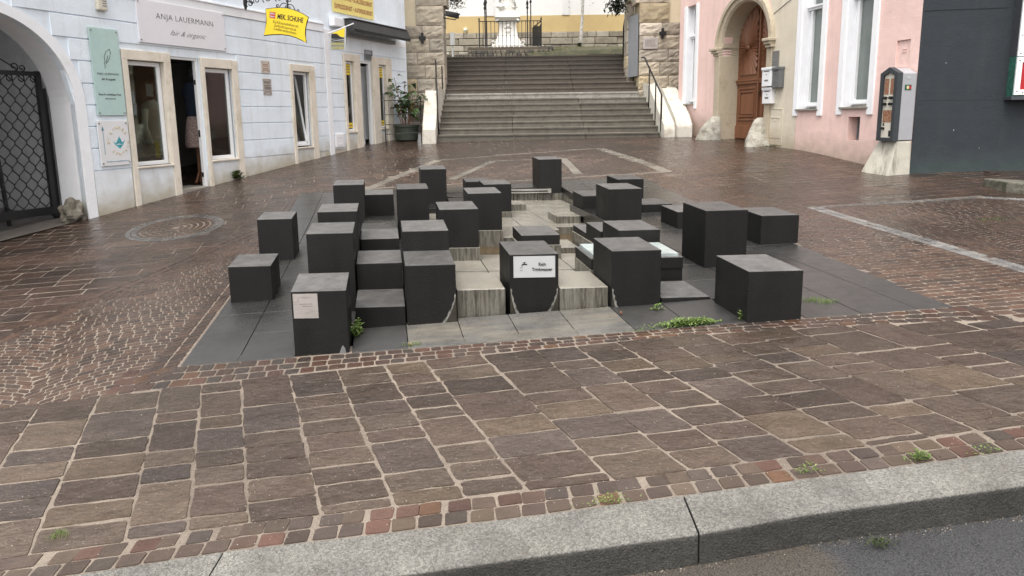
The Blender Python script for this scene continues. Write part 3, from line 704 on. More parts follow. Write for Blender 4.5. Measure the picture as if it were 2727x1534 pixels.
for c in range(-0, 14):
    for r in range(0, 14):
        if (c, r) in pool or (c, r) in solid: continue
        u0 = -1.40+.376*c; u1 = u0+.371; v0, v1 = VR(r), VR(r+1)-.006
        if c == 13: u0, u1 = 3.488, 3.72+.035*r
        if c == 0 and r % 2 == 1: continue
        if c == 0: v1 = VR(r+2)-.006
        if r == 13: v1 = 10.72
        if c == 9 and r < 9 and r > 2: continue
        P = [(u0, v0), (u1, v0), (u1, v1), (u0, v1)]
        z = special.get((c, r))
        tops = [(HC+z if z is not None else zuv(a, b)+.001)+random.uniform(-.0008, .0008) for a, b in P]
        tgt = mbt if (r == 0 and 4 <= c <= 7) else mbs
        th = .085
        Q = [xy(*p) for p in P]
        tgt.hexa([(q[0], q[1], tops[i]-(.9 if (c == 9 or (r == 0)) else th)) for i, q in enumerate(Q)]+[(q[0], q[1], tops[i]) for i, q in enumerate(Q)])
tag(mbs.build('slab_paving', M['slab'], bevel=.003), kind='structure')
tag(mbt.build('stained_slab_paving', M['stain'], bevel=.003), kind='structure')
# basin
t = thing('fountain_basin', 'sunken pale stone water basin between the black blocks', 'basin', (*xy(1.6, 7.2), HC-1.35))
mb = MB()
def fl(u0, u1, v0, v1, z, m=mb, th=.2, z2=None):
    P = [xy(u0, v0), xy(u1, v0), xy(u1, v1), xy(u0, v1)]; z2 = z if z2 is None else z2
    m.hexa([(p[0], p[1], HC+z-th) for p in P]+[(p[0], p[1], HC+zz) for p, zz in zip(P, (z, z, z2, z2))])
for c in range(5, 9):
    u0 = -1.40+.376*c
    for (a, b, z) in ((5.14, 5.60, -1.338), (5.605, 6.14, -1.333), (6.145, 6.4, -1.36)): fl(u0, u0+.371, a, b, z)
for c, v0 in ((6, 7.5), (7, 7.07), (8, 7.5), (9, 7.72), (10, 7.72)):
    u0 = -1.40+.376*c; vs = [v0, 8.2, 8.65, 9.12, 9.6, 10.25]
    for a, b in zip(vs, vs[1:]): fl(u0, u0+.371, a, b-.006, -1.315+random.uniform(-.002, .002))
fl(1.61, 1.95, 6.62, 7.06, -1.345)
fl(1.60, 1.94, 9.10, 9.50, -1.222); fl(2.06, 2.36, 7.95, 8.38, -1.225)
mb.build('floor', M['lime'], t, bevel=.006)
mb = MB()                                                # pale basin walls under the dark rim
def wall_b(u0, u1, v0, v1, zt, zb=-1.9): blk(mb, u0, v0, zt, zb, u1-u0, v1-v0, 0, 0)
for a, b in ((7.03, 7.49), (7.50, 7.96), (7.97, 8.43)): wall_b(2.395, 2.72, a, b, -1.232)
for a, b in ((8.44, 8.90), (8.91, 9.37), (9.38, 9.84), (9.85, 10.2)): wall_b(2.745, 3.1, a, b, zuv(2.8, a)-HC-.086)
for a, b in ((1.24, 1.60), (1.61, 1.97), (1.98, 2.35), (2.36, 2.74)): wall_b(a, b, 10.21, 10.5, -1.205)
for a, b in ((6.10, 6.55), (6.56, 7.02)): wall_b(1.985, 2.03, a, b, -1.245)
wall_b(.85, 1.22, 8.5, 10.2, -1.24)
wall_b(.47, .84, 6.5, 10.2, -1.24)
mb.build('wall', M['lime'], t, bevel=.003)
mb = MB()
WATER = mat('shallow_water', (.085, .058, .028), rough=.06, var=.3, scale=4, bump=.15, bscale=14, spec=.8)
fl(.84, 2.35, 6.05, 7.75, -1.40, mb, .02)
mb.build('water', WATER, t)
mb = MB()
blk(mb, 1.6, 10.165, -1.135, -1.158, .95, .04, 0, 0); blk(mb, 1.6, 10.15, -1.178, -1.192, .9, .05, 0, 0); blk(mb, 2.50, 10.15, -1.13, -1.195, .05, .05, 0, 0)
mb.build('spout', mat('spout_steel', (.55, .54, .5), rough=.3, metallic=.8, var=.15), t)
# rear rim slabs just in front of the lone cube are part of the slab paving; lime marks and puddle sparkle stay in materials
# ------------------------------------------------------------------ facades
class Fac:
    """vertical facade: s along it, z up, o outwards (towards the square)"""
    def __init__(f, a, ang, sign):
        f.a = a; f.t = (math.sin(ang), math.cos(ang)); f.n = (f.t[1]*sign, -f.t[0]*sign)
    def __call__(f, s, z, o=0): return (f.a[0]+f.t[0]*s+f.n[0]*o, f.a[1]+f.t[1]*s+f.n[1]*o, z)
    def box(f, mb, s0, s1, z0, z1, o0, o1, z0b=None, z1b=None):
        z0b = z0 if z0b is None else z0b; z1b = z1 if z1b is None else z1b
        P = [f(s0, z0, o0), f(s1, z0b, o0), f(s1, z0b, o1), f(s0, z0, o1), f(s0, z1, o0), f(s1, z1b, o0), f(s1, z1b, o1), f(s0, z1, o1)]
        if (f.n[0]*f.t[1]-f.n[1]*f.t[0]) < 0: P = [P[3], P[2], P[1], P[0], P[7], P[6], P[5], P[4]]
        a, b, d = Vector(P[0]), Vector(P[1]), Vector(P[3])
        if (b-a).cross(d-a).z < 0: P = [P[0], P[3], P[2], P[1], P[4], P[7], P[6], P[5]]
        mb.hexa(P)
    def right(f, sgn=1): return (f.t[0]*sgn, f.t[1]*sgn, 0)
    def ground(f, s): x, y, _ = f(s, 0); return zg(x, y)
BL_ = Fac((-5.93, 10.18), math.radians(22.8), 1)
PK = Fac((5.99, 9.75), math.radians(-12.5), -1)
GY = Fac((5.99, 9.75), math.radians(96), 1)      # runs right from the corner
def wall_mesh(mb, f, breaks, holes, zb, zt, depth=.35, archf=None):
    """front sheet of a facade with openings and their reveals. holes: (s0,s1,z0,z1) or (s0,s1,z0,func)"""
    S = sorted(set(breaks+[h[0] for h in holes]+[h[1] for h in holes]))
    for h in holes:
        if callable(h[3]): S += [h[0]+(h[1]-h[0])*i/24 for i in range(25)]
    S = sorted(set(round(s, 4) for s in S))
    for a, b in zip(S, S[1:]):
        m = (a+b)/2; hs = sorted([h for h in holes if h[0] <= m <= h[1]], key=lambda h: h[2])
        top = lambda h, s: h[3](s) if callable(h[3]) else h[3]
        za, zb_ = zb(a), zb(b)
        for h in hs:
            z0 = h[2]
            if z0 is not None:
                mb.quad(f(a, za), f(b, zb_), f(b, z0), f(a, z0))
                mb.quad(f(a, z0), f(b, z0), f(b, z0, -depth), f(a, z0, -depth))
            za, zb_ = top(h, a), top(h, b)
            mb.quad(f(a, za), f(b, zb_), f(b, zb_, -depth), f(a, za, -depth))
            for s_, edge in ((a, h[0]), (b, h[1])):
                if abs(s_-edge) < 1e-3:
                    zz = h[2] if h[2] is not None else zb(s_)-.05
                    mb.quad(f(s_, zz), f(s_, top(h, s_)), f(s_, top(h, s_), -depth), f(s_, zz, -depth))
        mb.quad(f(a, za), f(b, zb_), f(b, zt), f(a, zt))
def plaster(name, col, dirtc, **k):
    def ex(m, N, L, b, pos, out):      # grime rising from the paving and fine runs
        mp = N.new('ShaderNodeMapping'); mp.inputs['Scale'].default_value = (5, 5, .5); L.new(pos, mp.inputs['Vector'])
        n = N.new('ShaderNodeTexNoise'); n.inputs['Scale'].default_value = 1.3; n.inputs['Detail'].default_value = 7; n.inputs['Roughness'].default_value = .7; L.new(mp.outputs['Vector'], n.inputs['Vector'])
        mr = N.new('ShaderNodeMapRange'); mr.inputs['From Min'].default_value = .5; mr.inputs['From Max'].default_value = .8; mr.inputs['To Max'].default_value = .35; L.new(n.outputs['Fac'], mr.inputs['Value'])
        # height above the sloping ground, carried by the colour attribute's alpha-free green-blue trick is avoided: use world z minus slope
        sp = N.new('ShaderNodeSeparateXYZ'); L.new(pos, sp.inputs[0])
        gz = mathn(N, L, 'ADD', mathn(N, L, 'MULTIPLY', mathn(N, L, 'SUBTRACT', sp.outputs['Y'], 9.7), k.get('gs', .115)), k.get('g0', .215))
        hz = mathn(N, L, 'SUBTRACT', sp.outputs['Z'], gz)
        n2 = N.new('ShaderNodeTexNoise'); n2.inputs['Scale'].default_value = 6; n2.inputs['Detail'].default_value = 6; L.new(pos, n2.inputs['Vector'])
        h2 = mathn(N, L, 'SUBTRACT', hz, mathn(N, L, 'MULTIPLY', n2.outputs['Fac'], .45))
        m2 = N.new('ShaderNodeMapRange'); m2.inputs['From Min'].default_value = -.25; m2.inputs['From Max'].default_value = .22; m2.inputs['To Min'].default_value = .95; m2.inputs['To Max'].default_value = 0; L.new(h2, m2.inputs['Value'])
        f = mathn(N, L, 'MAXIMUM', mr.outputs[0], m2.outputs[0])
        mx = N.new('ShaderNodeMix'); mx.data_type = 'RGBA'; L.new(out, mx.inputs['A']); mx.inputs['B'].default_value = (*dirtc, 1); L.new(f, mx.inputs['Factor']); L.new(mx.outputs['Result'], b.inputs['Base Color'])
    return mat(name, col, rough=.85, var=.05, scale=1.7, bump=.6, bscale=45, extra=ex, bump2=.5, b2scale=3, dirt=((col[0]*.8, col[1]*.79, col[2]*.77), .9, .48, .75, .5))
M['blue'] = plaster('pale_blue_plaster', (.775, .855, .93), (.44, .41, .34))
M['bluebase'] = plaster('off_white_plinth_plaster', (.76, .81, .85), (.42, .38, .29))
M['white'] = mat('white_plaster', (.82, .84, .87), rough=.8, var=.04, bump=.2, bscale=40, dirt=((.5, .47, .4), 2, .6, .8, .5))
M['surr'] = mat('cream_stone_surround', (.70, .65, .56), rough=.75, var=.1, scale=5, bump=.5, bscale=35, dirt=((.42, .33, .20), 3.5, .52, .72, .6, (1, 1, .6)))
M['upvc'] = mat('white_window_frame', (.80, .82, .84), rough=.35, var=.03)
M['iron'] = mat('black_iron', (.015, .015, .016), rough=.45, var=.2, metallic=.3, bump=.2, bscale=60)
M['dark'] = mat('dark_room', (.012, .012, .012), rough=.9, var=.2)
def glass(name, tint=(.75, .8, .78)):
    m = bpy.data.materials.new(name); m.use_nodes = True; nt = m.node_tree; N = nt.nodes; L = nt.links
    b = N['Principled BSDF']; N.remove(b); out = [n for n in N if n.type == 'OUTPUT_MATERIAL'][0]
    tr = N.new('ShaderNodeBsdfTransparent'); tr.inputs[0].default_value = (*tint, 1); gl = N.new('ShaderNodeBsdfGlossy'); gl.inputs['Roughness'].default_value = .02
    fr = N.new('ShaderNodeFresnel'); fr.inputs['IOR'].default_value = 1.55
    nz = N.new('ShaderNodeTexNoise'); nz.inputs['Scale'].default_value = 2.5; bp = N.new('ShaderNodeBump'); bp.inputs['Strength'].default_value = .03; L.new(nz.outputs['Fac'], bp.inputs['Height']); L.new(bp.outputs[0], gl.inputs['Normal'])
    ad = mathn(N, L, 'ADD', fr.outputs[0], .03, True)
    mx = N.new('ShaderNodeMixShader'); L.new(ad, mx.inputs[0]); L.new(tr.outputs[0], mx.inputs[1]); L.new(gl.outputs[0], mx.inputs[2]); L.new(mx.outputs[0], out.inputs['Surface'])
    return m
M['glass'] = glass('shop_glass', (.72, .78, .74)); M['glass2'] = glass('grey_glass', (.35, .4, .4))
# ---------------- pale blue shop building
G0 = lambda s: BL_.ground(s)-.1
def bzb(s): return BL_.ground(s)-.1
acx, ahw = -1.94, 1.15
def arch_in(s): q = max(0, 1-((s-acx)/ahw)**2); return 1.85+1.19*math.sqrt(q)
bh = [(acx-ahw, acx+ahw, None, arch_in), (.03, .72, .88, 2.60), (.83, 1.44, None, 2.64), (1.50, 2.13, .88, 2.58), (3.72, 4.24, 1.0, 2.62), (5.50, 5.84, 1.25, 2.92), (6.07, 6.55, None, 2.93), (6.83, 7.16, 1.3, 2.92)]
shop = thing('shop_building', 'pale blue shop building with banded plaster and an arched gateway', 'building', BL_(3, BL_.ground(3)))
mb = MB(); wall_mesh(mb, BL_, [-8, 8.2, 4.8], bh, bzb, 8.2, .10)
e0, e1 = BL_(8.2, bzb(8.2)), BL_(8.2, 8.2); mb.quad(e0, (e0[0]-3, e0[1]+1, e0[2]), (e1[0]-3, e1[1]+1, e1[2]), e1)
mb.mi = 0
gz = [.87, 1.20, 1.52, 1.83, 2.14, 2.46, 2.77, 3.09]
def segs(z0, z1, rng, blocks):
    out = [rng]
    for a, b in blocks:
        nx = []
        for p, q in out:
            if b <= p or a >= q: nx.append((p, q)); continue
            if a > p: nx.append((p, a))
            if b < q: nx.append((b, q))
        out = nx
    return [s for s in out if s[1]-s[0] > .03]
def arch_out(z):
    return acx+1.29*math.sqrt(max(0, 1-(max(0, z-1.85)/1.33)**2)) if z < 3.18 else -9
for k, z0 in enumerate(gz[:-1]+[3.09]):
    z1 = gz[k+1] if k+1 < len(gz) else 3.44
    blocks = [(acx-1.3, max(arch_out(z0), arch_out(z1))+.0)]
    if z0 < 2.66: blocks += [(-.02, 2.27), (3.66, 4.42), ]
    if z0 < 3.0: blocks += [(5.42, 7.41)]
    if z0 < .9: blocks += []
    blocks += [(4.80, 4.97)]
    for a, b in segs(z0, z1, (-7.9, 8.15), blocks):
        BL_.box(mb, a, b, z0+.009, z1-.009, -.01, .02)
mb.build('wall', M['blue'], shop, bevel=.004, segs=1)
mb = MB(); S = [-.66, -.02]
for a, b in ((-.64, -.04), (2.27, 3.66), (4.42, 4.80), (4.97, 5.44), (7.41, 8.15), (.05, .72), (1.47, 2.14), (3.75, 4.26), (5.5, 5.98), (6.85, 7.3)):
    n = max(1, int((b-a)/.3)); mb = MB()
    for i in range(n):
        s0, s1 = a+(b-a)*i/n, a+(b-a)*(i+1)/n
        top = .862 if a < 5 else (1.2 if a > 5 and a < 5.6 or a > 6.5 else .9)
        if a in (3.75,): top = .97
        if BL_.ground(s0) > top-.05: continue
        BL_.box(mb, s0, s1, BL_.ground(s0)-.06, top, -.01, .022, BL_.ground(s1)-.06)
    if mb.v: mb.build('plinth', M['bluebase'], shop)

mb = MB(); BL_.box(mb, -7.9, 4.80, 3.45, 3.60, -.01, .035); BL_.box(mb, 4.97, 8.15, 3.40, 3.52, -.01, .03); BL_.box(mb, -7.9, 4.8, 3.60, 3.625, -.01, .055)
BL_.box(mb, 4.81, 4.96, BL_.ground(4.9)-.05, 3.52, -.01, .035)
mb.build('frieze', M['white'], shop, bevel=.003)
# arch surround and pier
mb = MB(); N_ = 36
for i in range(N_):
    a0, a1 = math.pi*i/N_, math.pi*(i+1)/N_
    p = lambda a, r, o: BL_(acx+ahw*r*math.cos(a) if r == 1 else acx+1.29*math.cos(a), 1.85+(1.19 if r == 1 else 1.33)*math.sin(a), o)
    mb.quad(p(a0, 1, .03), p(a1, 1, .03), p(a1, 2, .03), p(a0, 2, .03)); mb.quad(p(a0, 2, .03), p(a1, 2, .03), p(a1, 2, -.01), p(a0, 2, -.01)); mb.quad(p(a0, 1, .03), p(a1, 1, .03), p(a1, 1, -.55), p(a0, 1, -.55))
for s0, s1 in ((acx+ahw, acx+1.29), (acx-1.29, acx-ahw)):
    BL_.box(mb, s0, s1, BL_.ground(s0)-.1, 1.85, -.55, .03)
mb.build('gateway_arch', M['white'], shop)
# passage behind the arch
mb = MB(); P = lambda s, z, o: BL_(s, z, o)
mb.quad(P(-.72, .0, -.5), P(-.72, 3.4, -.5), P(-.62, 3.4, -4.5), P(-.62, 0, -4.5)); mb.quad(P(-3.1, 0, -.5), P(-3.1, 3.4, -.5), P(-3.1, 3.4, -4.5), P(-3.1, 0, -4.5))
mb.quad(P(-3.1, 0, -4.5), P(-.62, 0, -4.5), P(-.62, 3.4, -4.5), P(-3.1, 3.4, -4.5)); mb.quad(P(-3.2, 3.2, -.5), P(-.6, 3.2, -.5), P(-.6, 3.2, -3.7), P(-3.2, 3.2, -3.7))
mb.build('passage', mat('passage_plaster', (.55, .56, .57), rough=.9, var=.12), shop)
mb = MB(); BL_.box(mb, -2.45, -1.35, .75, 2.35, -4.49, -4.45); mb.build('passage_door', mat('ochre_board', (.20, .16, .11), var=.2), shop)
mb = MB(); mb.quad(P(-3.3, G0(-3.3)+.1, 0), P(-.6, G0(-.6)+.1, 0), P(-.6, G0(-.6)+.1, -4.6), P(-3.3, G0(-3.3)+.1, -4.6)); mb.build('passage_floor', mat('passage_floor', (.09, .08, .07), rough=.5, var=.3), shop)
# ---------------- window and door parts
def ring_frame(mb, f, s0, s1, z0, z1, w, o0, o1):
    f.box(mb, s0, s1, z0, z0+w, o0, o1); f.box(mb, s0, s1, z1-w, z1, o0, o1); f.box(mb, s0, s0+w, z0+w, z1-w, o0, o1); f.box(mb, s1-w, s1, z0+w, z1-w, o0, o1)
def surround(f, par, s0, s1, zt, s0i, s1i, zti, zb, sill=None, left=True, right=True, name='stone_surround'):
    mb = MB()
    f.box(mb, s0, s1, zti, zt, -.02, .045)
    if left: f.box(mb, s0, s0i, zb(s0)-.05, zti, -.02, .045, zb(s0i)-.05)
    if right: f.box(mb, s1i, s1, zb(s1i)-.05, zti, -.02, .045, zb(s1)-.05)
    for a, b in ((s0i-.0, s0i+.0),): pass
    f.box(mb, s0i-.02, s0i, sill or zb(s0i), zti, -.09, -.02); f.box(mb, s1i, s1i+.02, sill or zb(s1i), zti, -.09, -.02); f.box(mb, s0i, s1i, zti, zti+.02, -.09, -.02)
    if sill: f.box(mb, s0i-.01, s1i+.01, sill-.03, sill, -.09, .06)
    return mb.build(name, M['surr'], par, bevel=.006)
gb = BL_.ground
surround(BL_, shop, -.02, .84, 2.68, .07, .71, 2.53, gb, .88)
surround(BL_, shop, 1.45, 2.27, 2.66, 1.52, 2.13, 2.50, gb, .885)
surround(BL_, shop, 3.66, 4.42, 2.70, 3.74, 4.24, 2.56, gb, 1.0)
surround(BL_, shop, 5.43, 6.07, 3.05, 5.51, 5.83, 2.89, gb, 1.28)
surround(BL_, shop, 6.55, 7.41, 3.06, 6.84, 7.15, 2.89, gb, 1.33)
def window(f, par, s0, s1, z0, z1, o, w=.055, gl='glass', blind=None, nm='window'):
    mb = MB(); ring_frame(mb, f, s0, s1, z0, z1, w, o-.05, o); fr = mb.build(nm, M['upvc'], par, bevel=.004)
    mb = MB(); f.box(mb, s0+w, s1-w, z0+w, z1-w, o-.03, o-.022); mb.build('pane', M[gl], fr)
    return fr
def room(f, par, s0, s1, z0, z1, depth, m, o=-.105):
    mb = MB(); p = f
    q = lambda *a: mb.quad(*a)
    q(p(s0, z0, -depth), p(s1, z0, -depth), p(s1, z1, -depth), p(s0, z1, -depth)); q(p(s0, z0, o), p(s0, z0, -depth), p(s0, z1, -depth), p(s0, z1, o)); q(p(s1, z0, o), p(s1, z0, -depth), p(s1, z1, -depth), p(s1, z1, o))
    q(p(s0, z1, o), p(s1, z1, o), p(s1, z1, -depth), p(s0, z1, -depth)); q(p(s0, z0, o), p(s1, z0, o), p(s1, z0, -depth), p(s0, z0, -depth))
    return mb.build('room', m, par)
ROOM = mat('shop_interior', (.22, .20, .18), rough=.9, var=.35, scale=2)
room(BL_, shop, -.15, 3.3, .42, 2.75, 2.2, ROOM)
room(BL_, shop, 3.5, 5.0, .7, 2.75, 1.2, ROOM); room(BL_, shop, 5.3, 8.0, .86, 3.0, 1.8, ROOM)
window(BL_, shop, .08, .70, .885, 2.52, -.05, .065); window(BL_, shop, 1.53, 2.12, .89, 2.49, -.05, .065)
mb = MB(); ring_frame(mb, BL_, 3.75, 4.23, 1.02, 2.55, .05, -.095, -.045); fr = mb.build('window', M['upvc'], shop, bevel=.004)
mb = MB()                                               # sash tilted inwards
def tl(s, z, o): return BL_(s, z, o-.22*(z-1.06)/1.45)
for s0, s1, z0, z1 in ((3.80, 3.845, 1.07, 2.50), (4.135, 4.18, 1.07, 2.50), (3.80, 4.18, 1.07, 1.115), (3.80, 4.18, 2.455, 2.50)):
    a = [tl(s0, z0, -.10), tl(s1, z0, -.10), tl(s1, z0, -.06), tl(s0, z0, -.06), tl(s0, z1, -.10), tl(s1, z1, -.10), tl(s1, z1, -.06), tl(s0, z1, -.06)]; mb.hexa([a[3], a[2], a[1], a[0], a[7], a[6], a[5], a[4]])
sh = mb.build('tilted_sash', M['upvc'], shop)
mb = MB(); mb.quad(tl(3.84, 1.11, -.08), tl(4.14, 1.11, -.08), tl(4.14, 2.46, -.08), tl(3.84, 2.46, -.08)); mb.build('pane', M['glass'], sh)
CURT = mat('grey_curtain', (.42, .40, .38), rough=.9, var=.1)
def curtain(f, par, s0, s1, z0, z1, o, m, k=9, amp=.02, nm='curtain'):
    mb = MB(); n = k*6
    for i in range(n):
        a, b = s0+(s1-s0)*i/n, s0+(s1-s0)*(i+1)/n
        oa, ob = o+amp*math.sin(i/6*2*math.pi), o+amp*math.sin((i+1)/6*2*math.pi)
        mb.quad(f(a, z0, oa), f(b, z0, ob), f(b, z1, ob*1), f(a, z1, oa))
    return mb.build(nm, m, par, smooth=True)
curtain(BL_, shop, 4.05, 4.6, 1.05, 2.52, -.42, CURT)
window(BL_, shop, 5.52, 5.82, 1.29, 2.88, -.03, .045); window(BL_, shop, 6.85, 7.14, 1.34, 2.88, -.03, .045)
YEL = mat('yellow_film', (.72, .55, .05), rough=.4, var=.08)
for a, b, zb_, zt_ in ((5.57, 5.77, 1.36, 2.82), (6.90, 7.09, 1.40, 2.82)):
    mb = MB(); BL_.box(mb, a, b, zt_-.24, zt_, -.045, -.042); mb.build('yellow_film', YEL, shop); mb = MB(); BL_.box(mb, a, b, zb_, zb_+.12, -.045, -.042)
    if a > 6: BL_.box(mb, a, a+.03, zb_+.12, zt_-.24, -.045, -.042)
    f_ = mb.build('yellow_film', YEL, shop)
    for z, h in ((zt_-.05, .03), (zt_-.11, .03), (zt_-.17, .03), (zb_+.06, .04)):
        mb = MB(); BL_.box(mb, a+.02, b-.02, z-h/2, z+h/2*.4, -.041, -.040); mb.build('print_line', mat('brown_print', (.25, .15, .03), var=.1) if 'brown_print' not in bpy.data.materials else bpy.data.materials['brown_print'], f_)
# open shop door with white edge, doorway of the cobbler
mb = MB(); BL_.box(mb, 1.385, 1.435, gb(1.4)-.02, 2.60, -.10, -.03); BL_.box(mb, .84, 1.435, 2.60, 2.645, -.10, -.02); d = mb.build('open_door', M['upvc'], shop, bevel=.004)
for a_, b_ in ((1.3, 1.42), (2.2, 2.28), (.6, .68)): mb = MB(); BL_.box(mb, 1.372, 1.385, a_, b_, -.08, -.05); mb.build('hinge', M['iron'], d)
mb = MB(); BL_.box(mb, .83, 1.45, gb(1.1)-.1, gb(1.1)+.045, -.5, .02); mb.build('threshold', mat('worn_step', (.28, .26, .23), var=.2, bump=.5), shop, bevel=.01)
mb = MB(); BL_.box(mb, 6.08, 7.2, gb(6.3)-.05, 2.88, -.8, -.79); mb.build('doorway_depth', M['dark'], shop)
mb = MB(); BL_.box(mb, 6.08, 6.55, 2.88, 2.93, -.1, -.02); BL_.box(mb, 6.49, 6.55, gb(6.4), 2.88, -.10, -.02); BL_.box(mb, 6.12, 6.46, gb(6.2), gb(6.2)+.14, -.45, -.2); mb.build('door_frame', M['upvc'], shop, bevel=.004)
curtain(BL_, shop, 6.55, 6.85, 1.05, 2.85, -.35, M['upvc'], 4, .015, 'door_leaf')
mb = MB(); c = BL_(6.13, 1.22, -.1); mb.ball(c, .16, 12, (.35, .35, 1)); mb.build('green_cushion', mat('green_disc', (.25, .5, .08), var=.1), shop, smooth=True)
# ventilation grille, meter box, alarm
GRL = mat('grille_grey', (.22, .23, .24), rough=.6, var=.1)
mb = MB(); ring_frame(mb, BL_, 6.28, 6.60, 2.965, 3.20, .02, .014, .035)
for i in range(1, 7): BL_.box(mb, 6.28+i*.32/7-.006, 6.28+i*.32/7+.006, 2.985, 3.18, .016, .030)
for i in range(1, 5): BL_.box(mb, 6.30, 6.58, 2.965+i*.235/5-.005, 2.965+i*.235/5+.005, .018, .033)
g = mb.build('vent_grille', GRL, shop); mb = MB(); BL_.box(mb, 6.29, 6.59, 2.975, 3.19, .01, .0155); mb.build('vent_back', M['dark'], g)
mb = MB(); BL_.box(mb, 5.0, 5.32, .93, 1.25, .0, .035); mb.build('meter_box', M['white'], shop, bevel=.006)
mb = MB(); BL_.box(mb, 5.03, 5.29, .955, 1.225, .035, .04); BL_.box(mb, 5.11, 5.2, 1.16, 1.18, .04, .046); BL_.box(mb, 5.11, 5.2, 1.0, 1.02, .04, .046); mb.build('meter_box_door', M['upvc'], shop, bevel=.003)
mb = MB(); BL_.box(mb, -.34, -.19, 3.20, 3.52, .014, .09); al = mb.build('alarm_box', mat('alarm_cream', (.6, .57, .48), var=.05, rough=.5), shop, bevel=.02)
for i in range(5): mb = MB(); BL_.box(mb, -.27, -.21, 3.26+.035*i, 3.275+.035*i, .09, .093); mb.build('slot', GRL, al)
# rolled awning in its box
mb = MB(); BL_.box(mb, 5.03, 7.75, 3.60, 3.79, .01, .16); aw = mb.build('awning_box', M['white'], shop, bevel=.01)
AWN = mat('dark_awning', (.03, .03, .032), rough=.6, var=.25, scale=3, bump=.4, bscale=30)
mb = MB()
for a, b in ((5.38, 7.78),):
    P = [(a, 3.60, .10), (a, 3.78, .17), (a, 3.765, .34), (a, 3.56, .42), (a, 3.50, .40), (a, 3.56, .2)]; n = len(P)
    mb.add([BL_(a, z, o) for _, z, o in P]+[BL_(b, z, o) for _, z, o in P], [tuple(range(n)), tuple(range(2*n-1, n-1, -1))]+[(i, n+i, n+(i+1) % n, (i+1) % n) for i in range(n)])
mb.build('awning_fabric', AWN, aw, bevel=.008)
mb = MB(); BL_.box(mb, 5.45, 7.5, 3.42, 3.50, .06, .13); BL_.box(mb, 5.36, 7.80, 3.785, 3.80, .1, .36); mb.build('awning_rail', GRL, aw)
# ---------------- things on and by the shop front
GLASSG = mat('mint_glass', (.43, .59, .565), rough=.12, var=.05, spec=.7)
PEWT = mat('sign_fixing', (.35, .35, .34), rough=.35, metallic=.8)
PALE = mat('pale_lilac_board', (.74, .74, .79), rough=.35, var=.03)
TXT = mat('grey_lettering', (.06, .065, .07), rough=.6); TXT2 = mat('thin_blue_lettering', (.13, .28, .34), rough=.6); GOLD = mat('ochre_lettering', (.55, .45, .22), rough=.6)
def board(name, label, f, s0, s1, z0, z1, o0, o1, m, cat='sign', sh=0, fix=True):
    t = thing(name, label, cat, f((s0+s1)/2, z0, o0))
    mb = MB(); f.box(mb, s0, s1, z0, z1, o0, o1); mb.build('board', m, t, bevel=.004)
    if fix:
        for s in (s0+.03, s1-.03):
            for z in (z0+.04, z1-.04): mb = MB(); mb.tube([f(s, z, .0), f(s, z, o1+.008)], .012, 10); mb.build('fixing', PEWT, t)
    return t
def ftext(f, par, body, s, z, o, size, m, width=None, sgn=1, **k):
    return text_mesh('lettering', body, size, frame_mtx(f(s, z, o), f.right(sgn)), m, par, width=width, **k)
t = board('shop_sign', 'wide pale lilac board with thin grey lettering above the open shop door', BL_, .31, 2.03, 2.81, 3.47, .02, .05, PALE)
ftext(BL_, t, 'ANJA LAUERMANN', 1.21, 3.245, .0515, .13, TXT, 1.13, space=1.1, bold=-.0022)
ftext(BL_, t, 'fair & organic', 1.22, 3.01, .0515, .12, TXT, .72, shear=.6, bold=-.0022)
t = board('shop_sign', 'tall mint green glass panel with a feather outline, left of the shop window', BL_, -.50, -.045, 1.68, 2.95, .035, .048, GLASSG)
ftext(BL_, t, 'ANJA LAUERMANN', -.275, 2.29, .0495, .045, TXT, .34, bold=-.0008)
ftext(BL_, t, 'fair & organic', -.275, 2.215, .0495, .05, TXT, .22, shear=.5)
ftext(BL_, t, 'Shop für nachhaltige Mode', -.275, 1.99, .0495, .04, TXT, .35); ftext(BL_, t, 'anjalauermann.com', -.275, 1.93, .0495, .025, TXT, .17)
mb = MB(); pts = [(-.30, 2.40), (-.315, 2.44), (-.30, 2.48), (-.305, 2.54), (-.27, 2.62), (-.21, 2.66), (-.20, 2.60), (-.22, 2.53), (-.26, 2.47), (-.29, 2.44), (-.245, 2.56)]
mb.tube([BL_(s, z, .05) for s, z in pts], .0035, 4); mb.tube([BL_(-.315, 2.37, .05), BL_(-.305, 2.40, .05)], .0035, 4); mb.build('feather_outline', TXT, t)
t = board('shop_sign', 'white square panel with a blue paper bird inside a ring of ochre letters', BL_, -.53, -.045, .93, 1.605, .035, .048, mat('white_glass', (.72, .73, .75), rough=.15, var=.03))
for i, ch in enumerate('KINDER'):
    a = math.radians(142-i*21.5); R_ = .165
    text_mesh('lettering', ch, .062, frame_mtx(BL_(-.22+R_*math.cos(a)*.86, 1.30+R_*math.sin(a)*1.18, .0495), Vector(BL_.right())*math.sin(a)+Vector((0, 0, -math.cos(a))), Vector(BL_.right())*math.cos(a)+Vector((0, 0, math.sin(a)))), GOLD, t)
for i, ch in enumerate('ZENTRUM'):
    a = math.radians(-128+i*20); R_ = .185
    text_mesh('lettering', ch, .058, frame_mtx(BL_(-.22+R_*math.cos(a)*.86, 1.30+R_*math.sin(a)*1.1, .0495), Vector(BL_.right())*-math.sin(a)+Vector((0, 0, math.cos(a))), Vector(BL_.right())*-math.cos(a)+Vector((0, 0, -math.sin(a)))), GOLD, t)
ftext(BL_, t, 'I\nM', -.385, 1.30, .0495, .06, GOLD)
mb = MB()
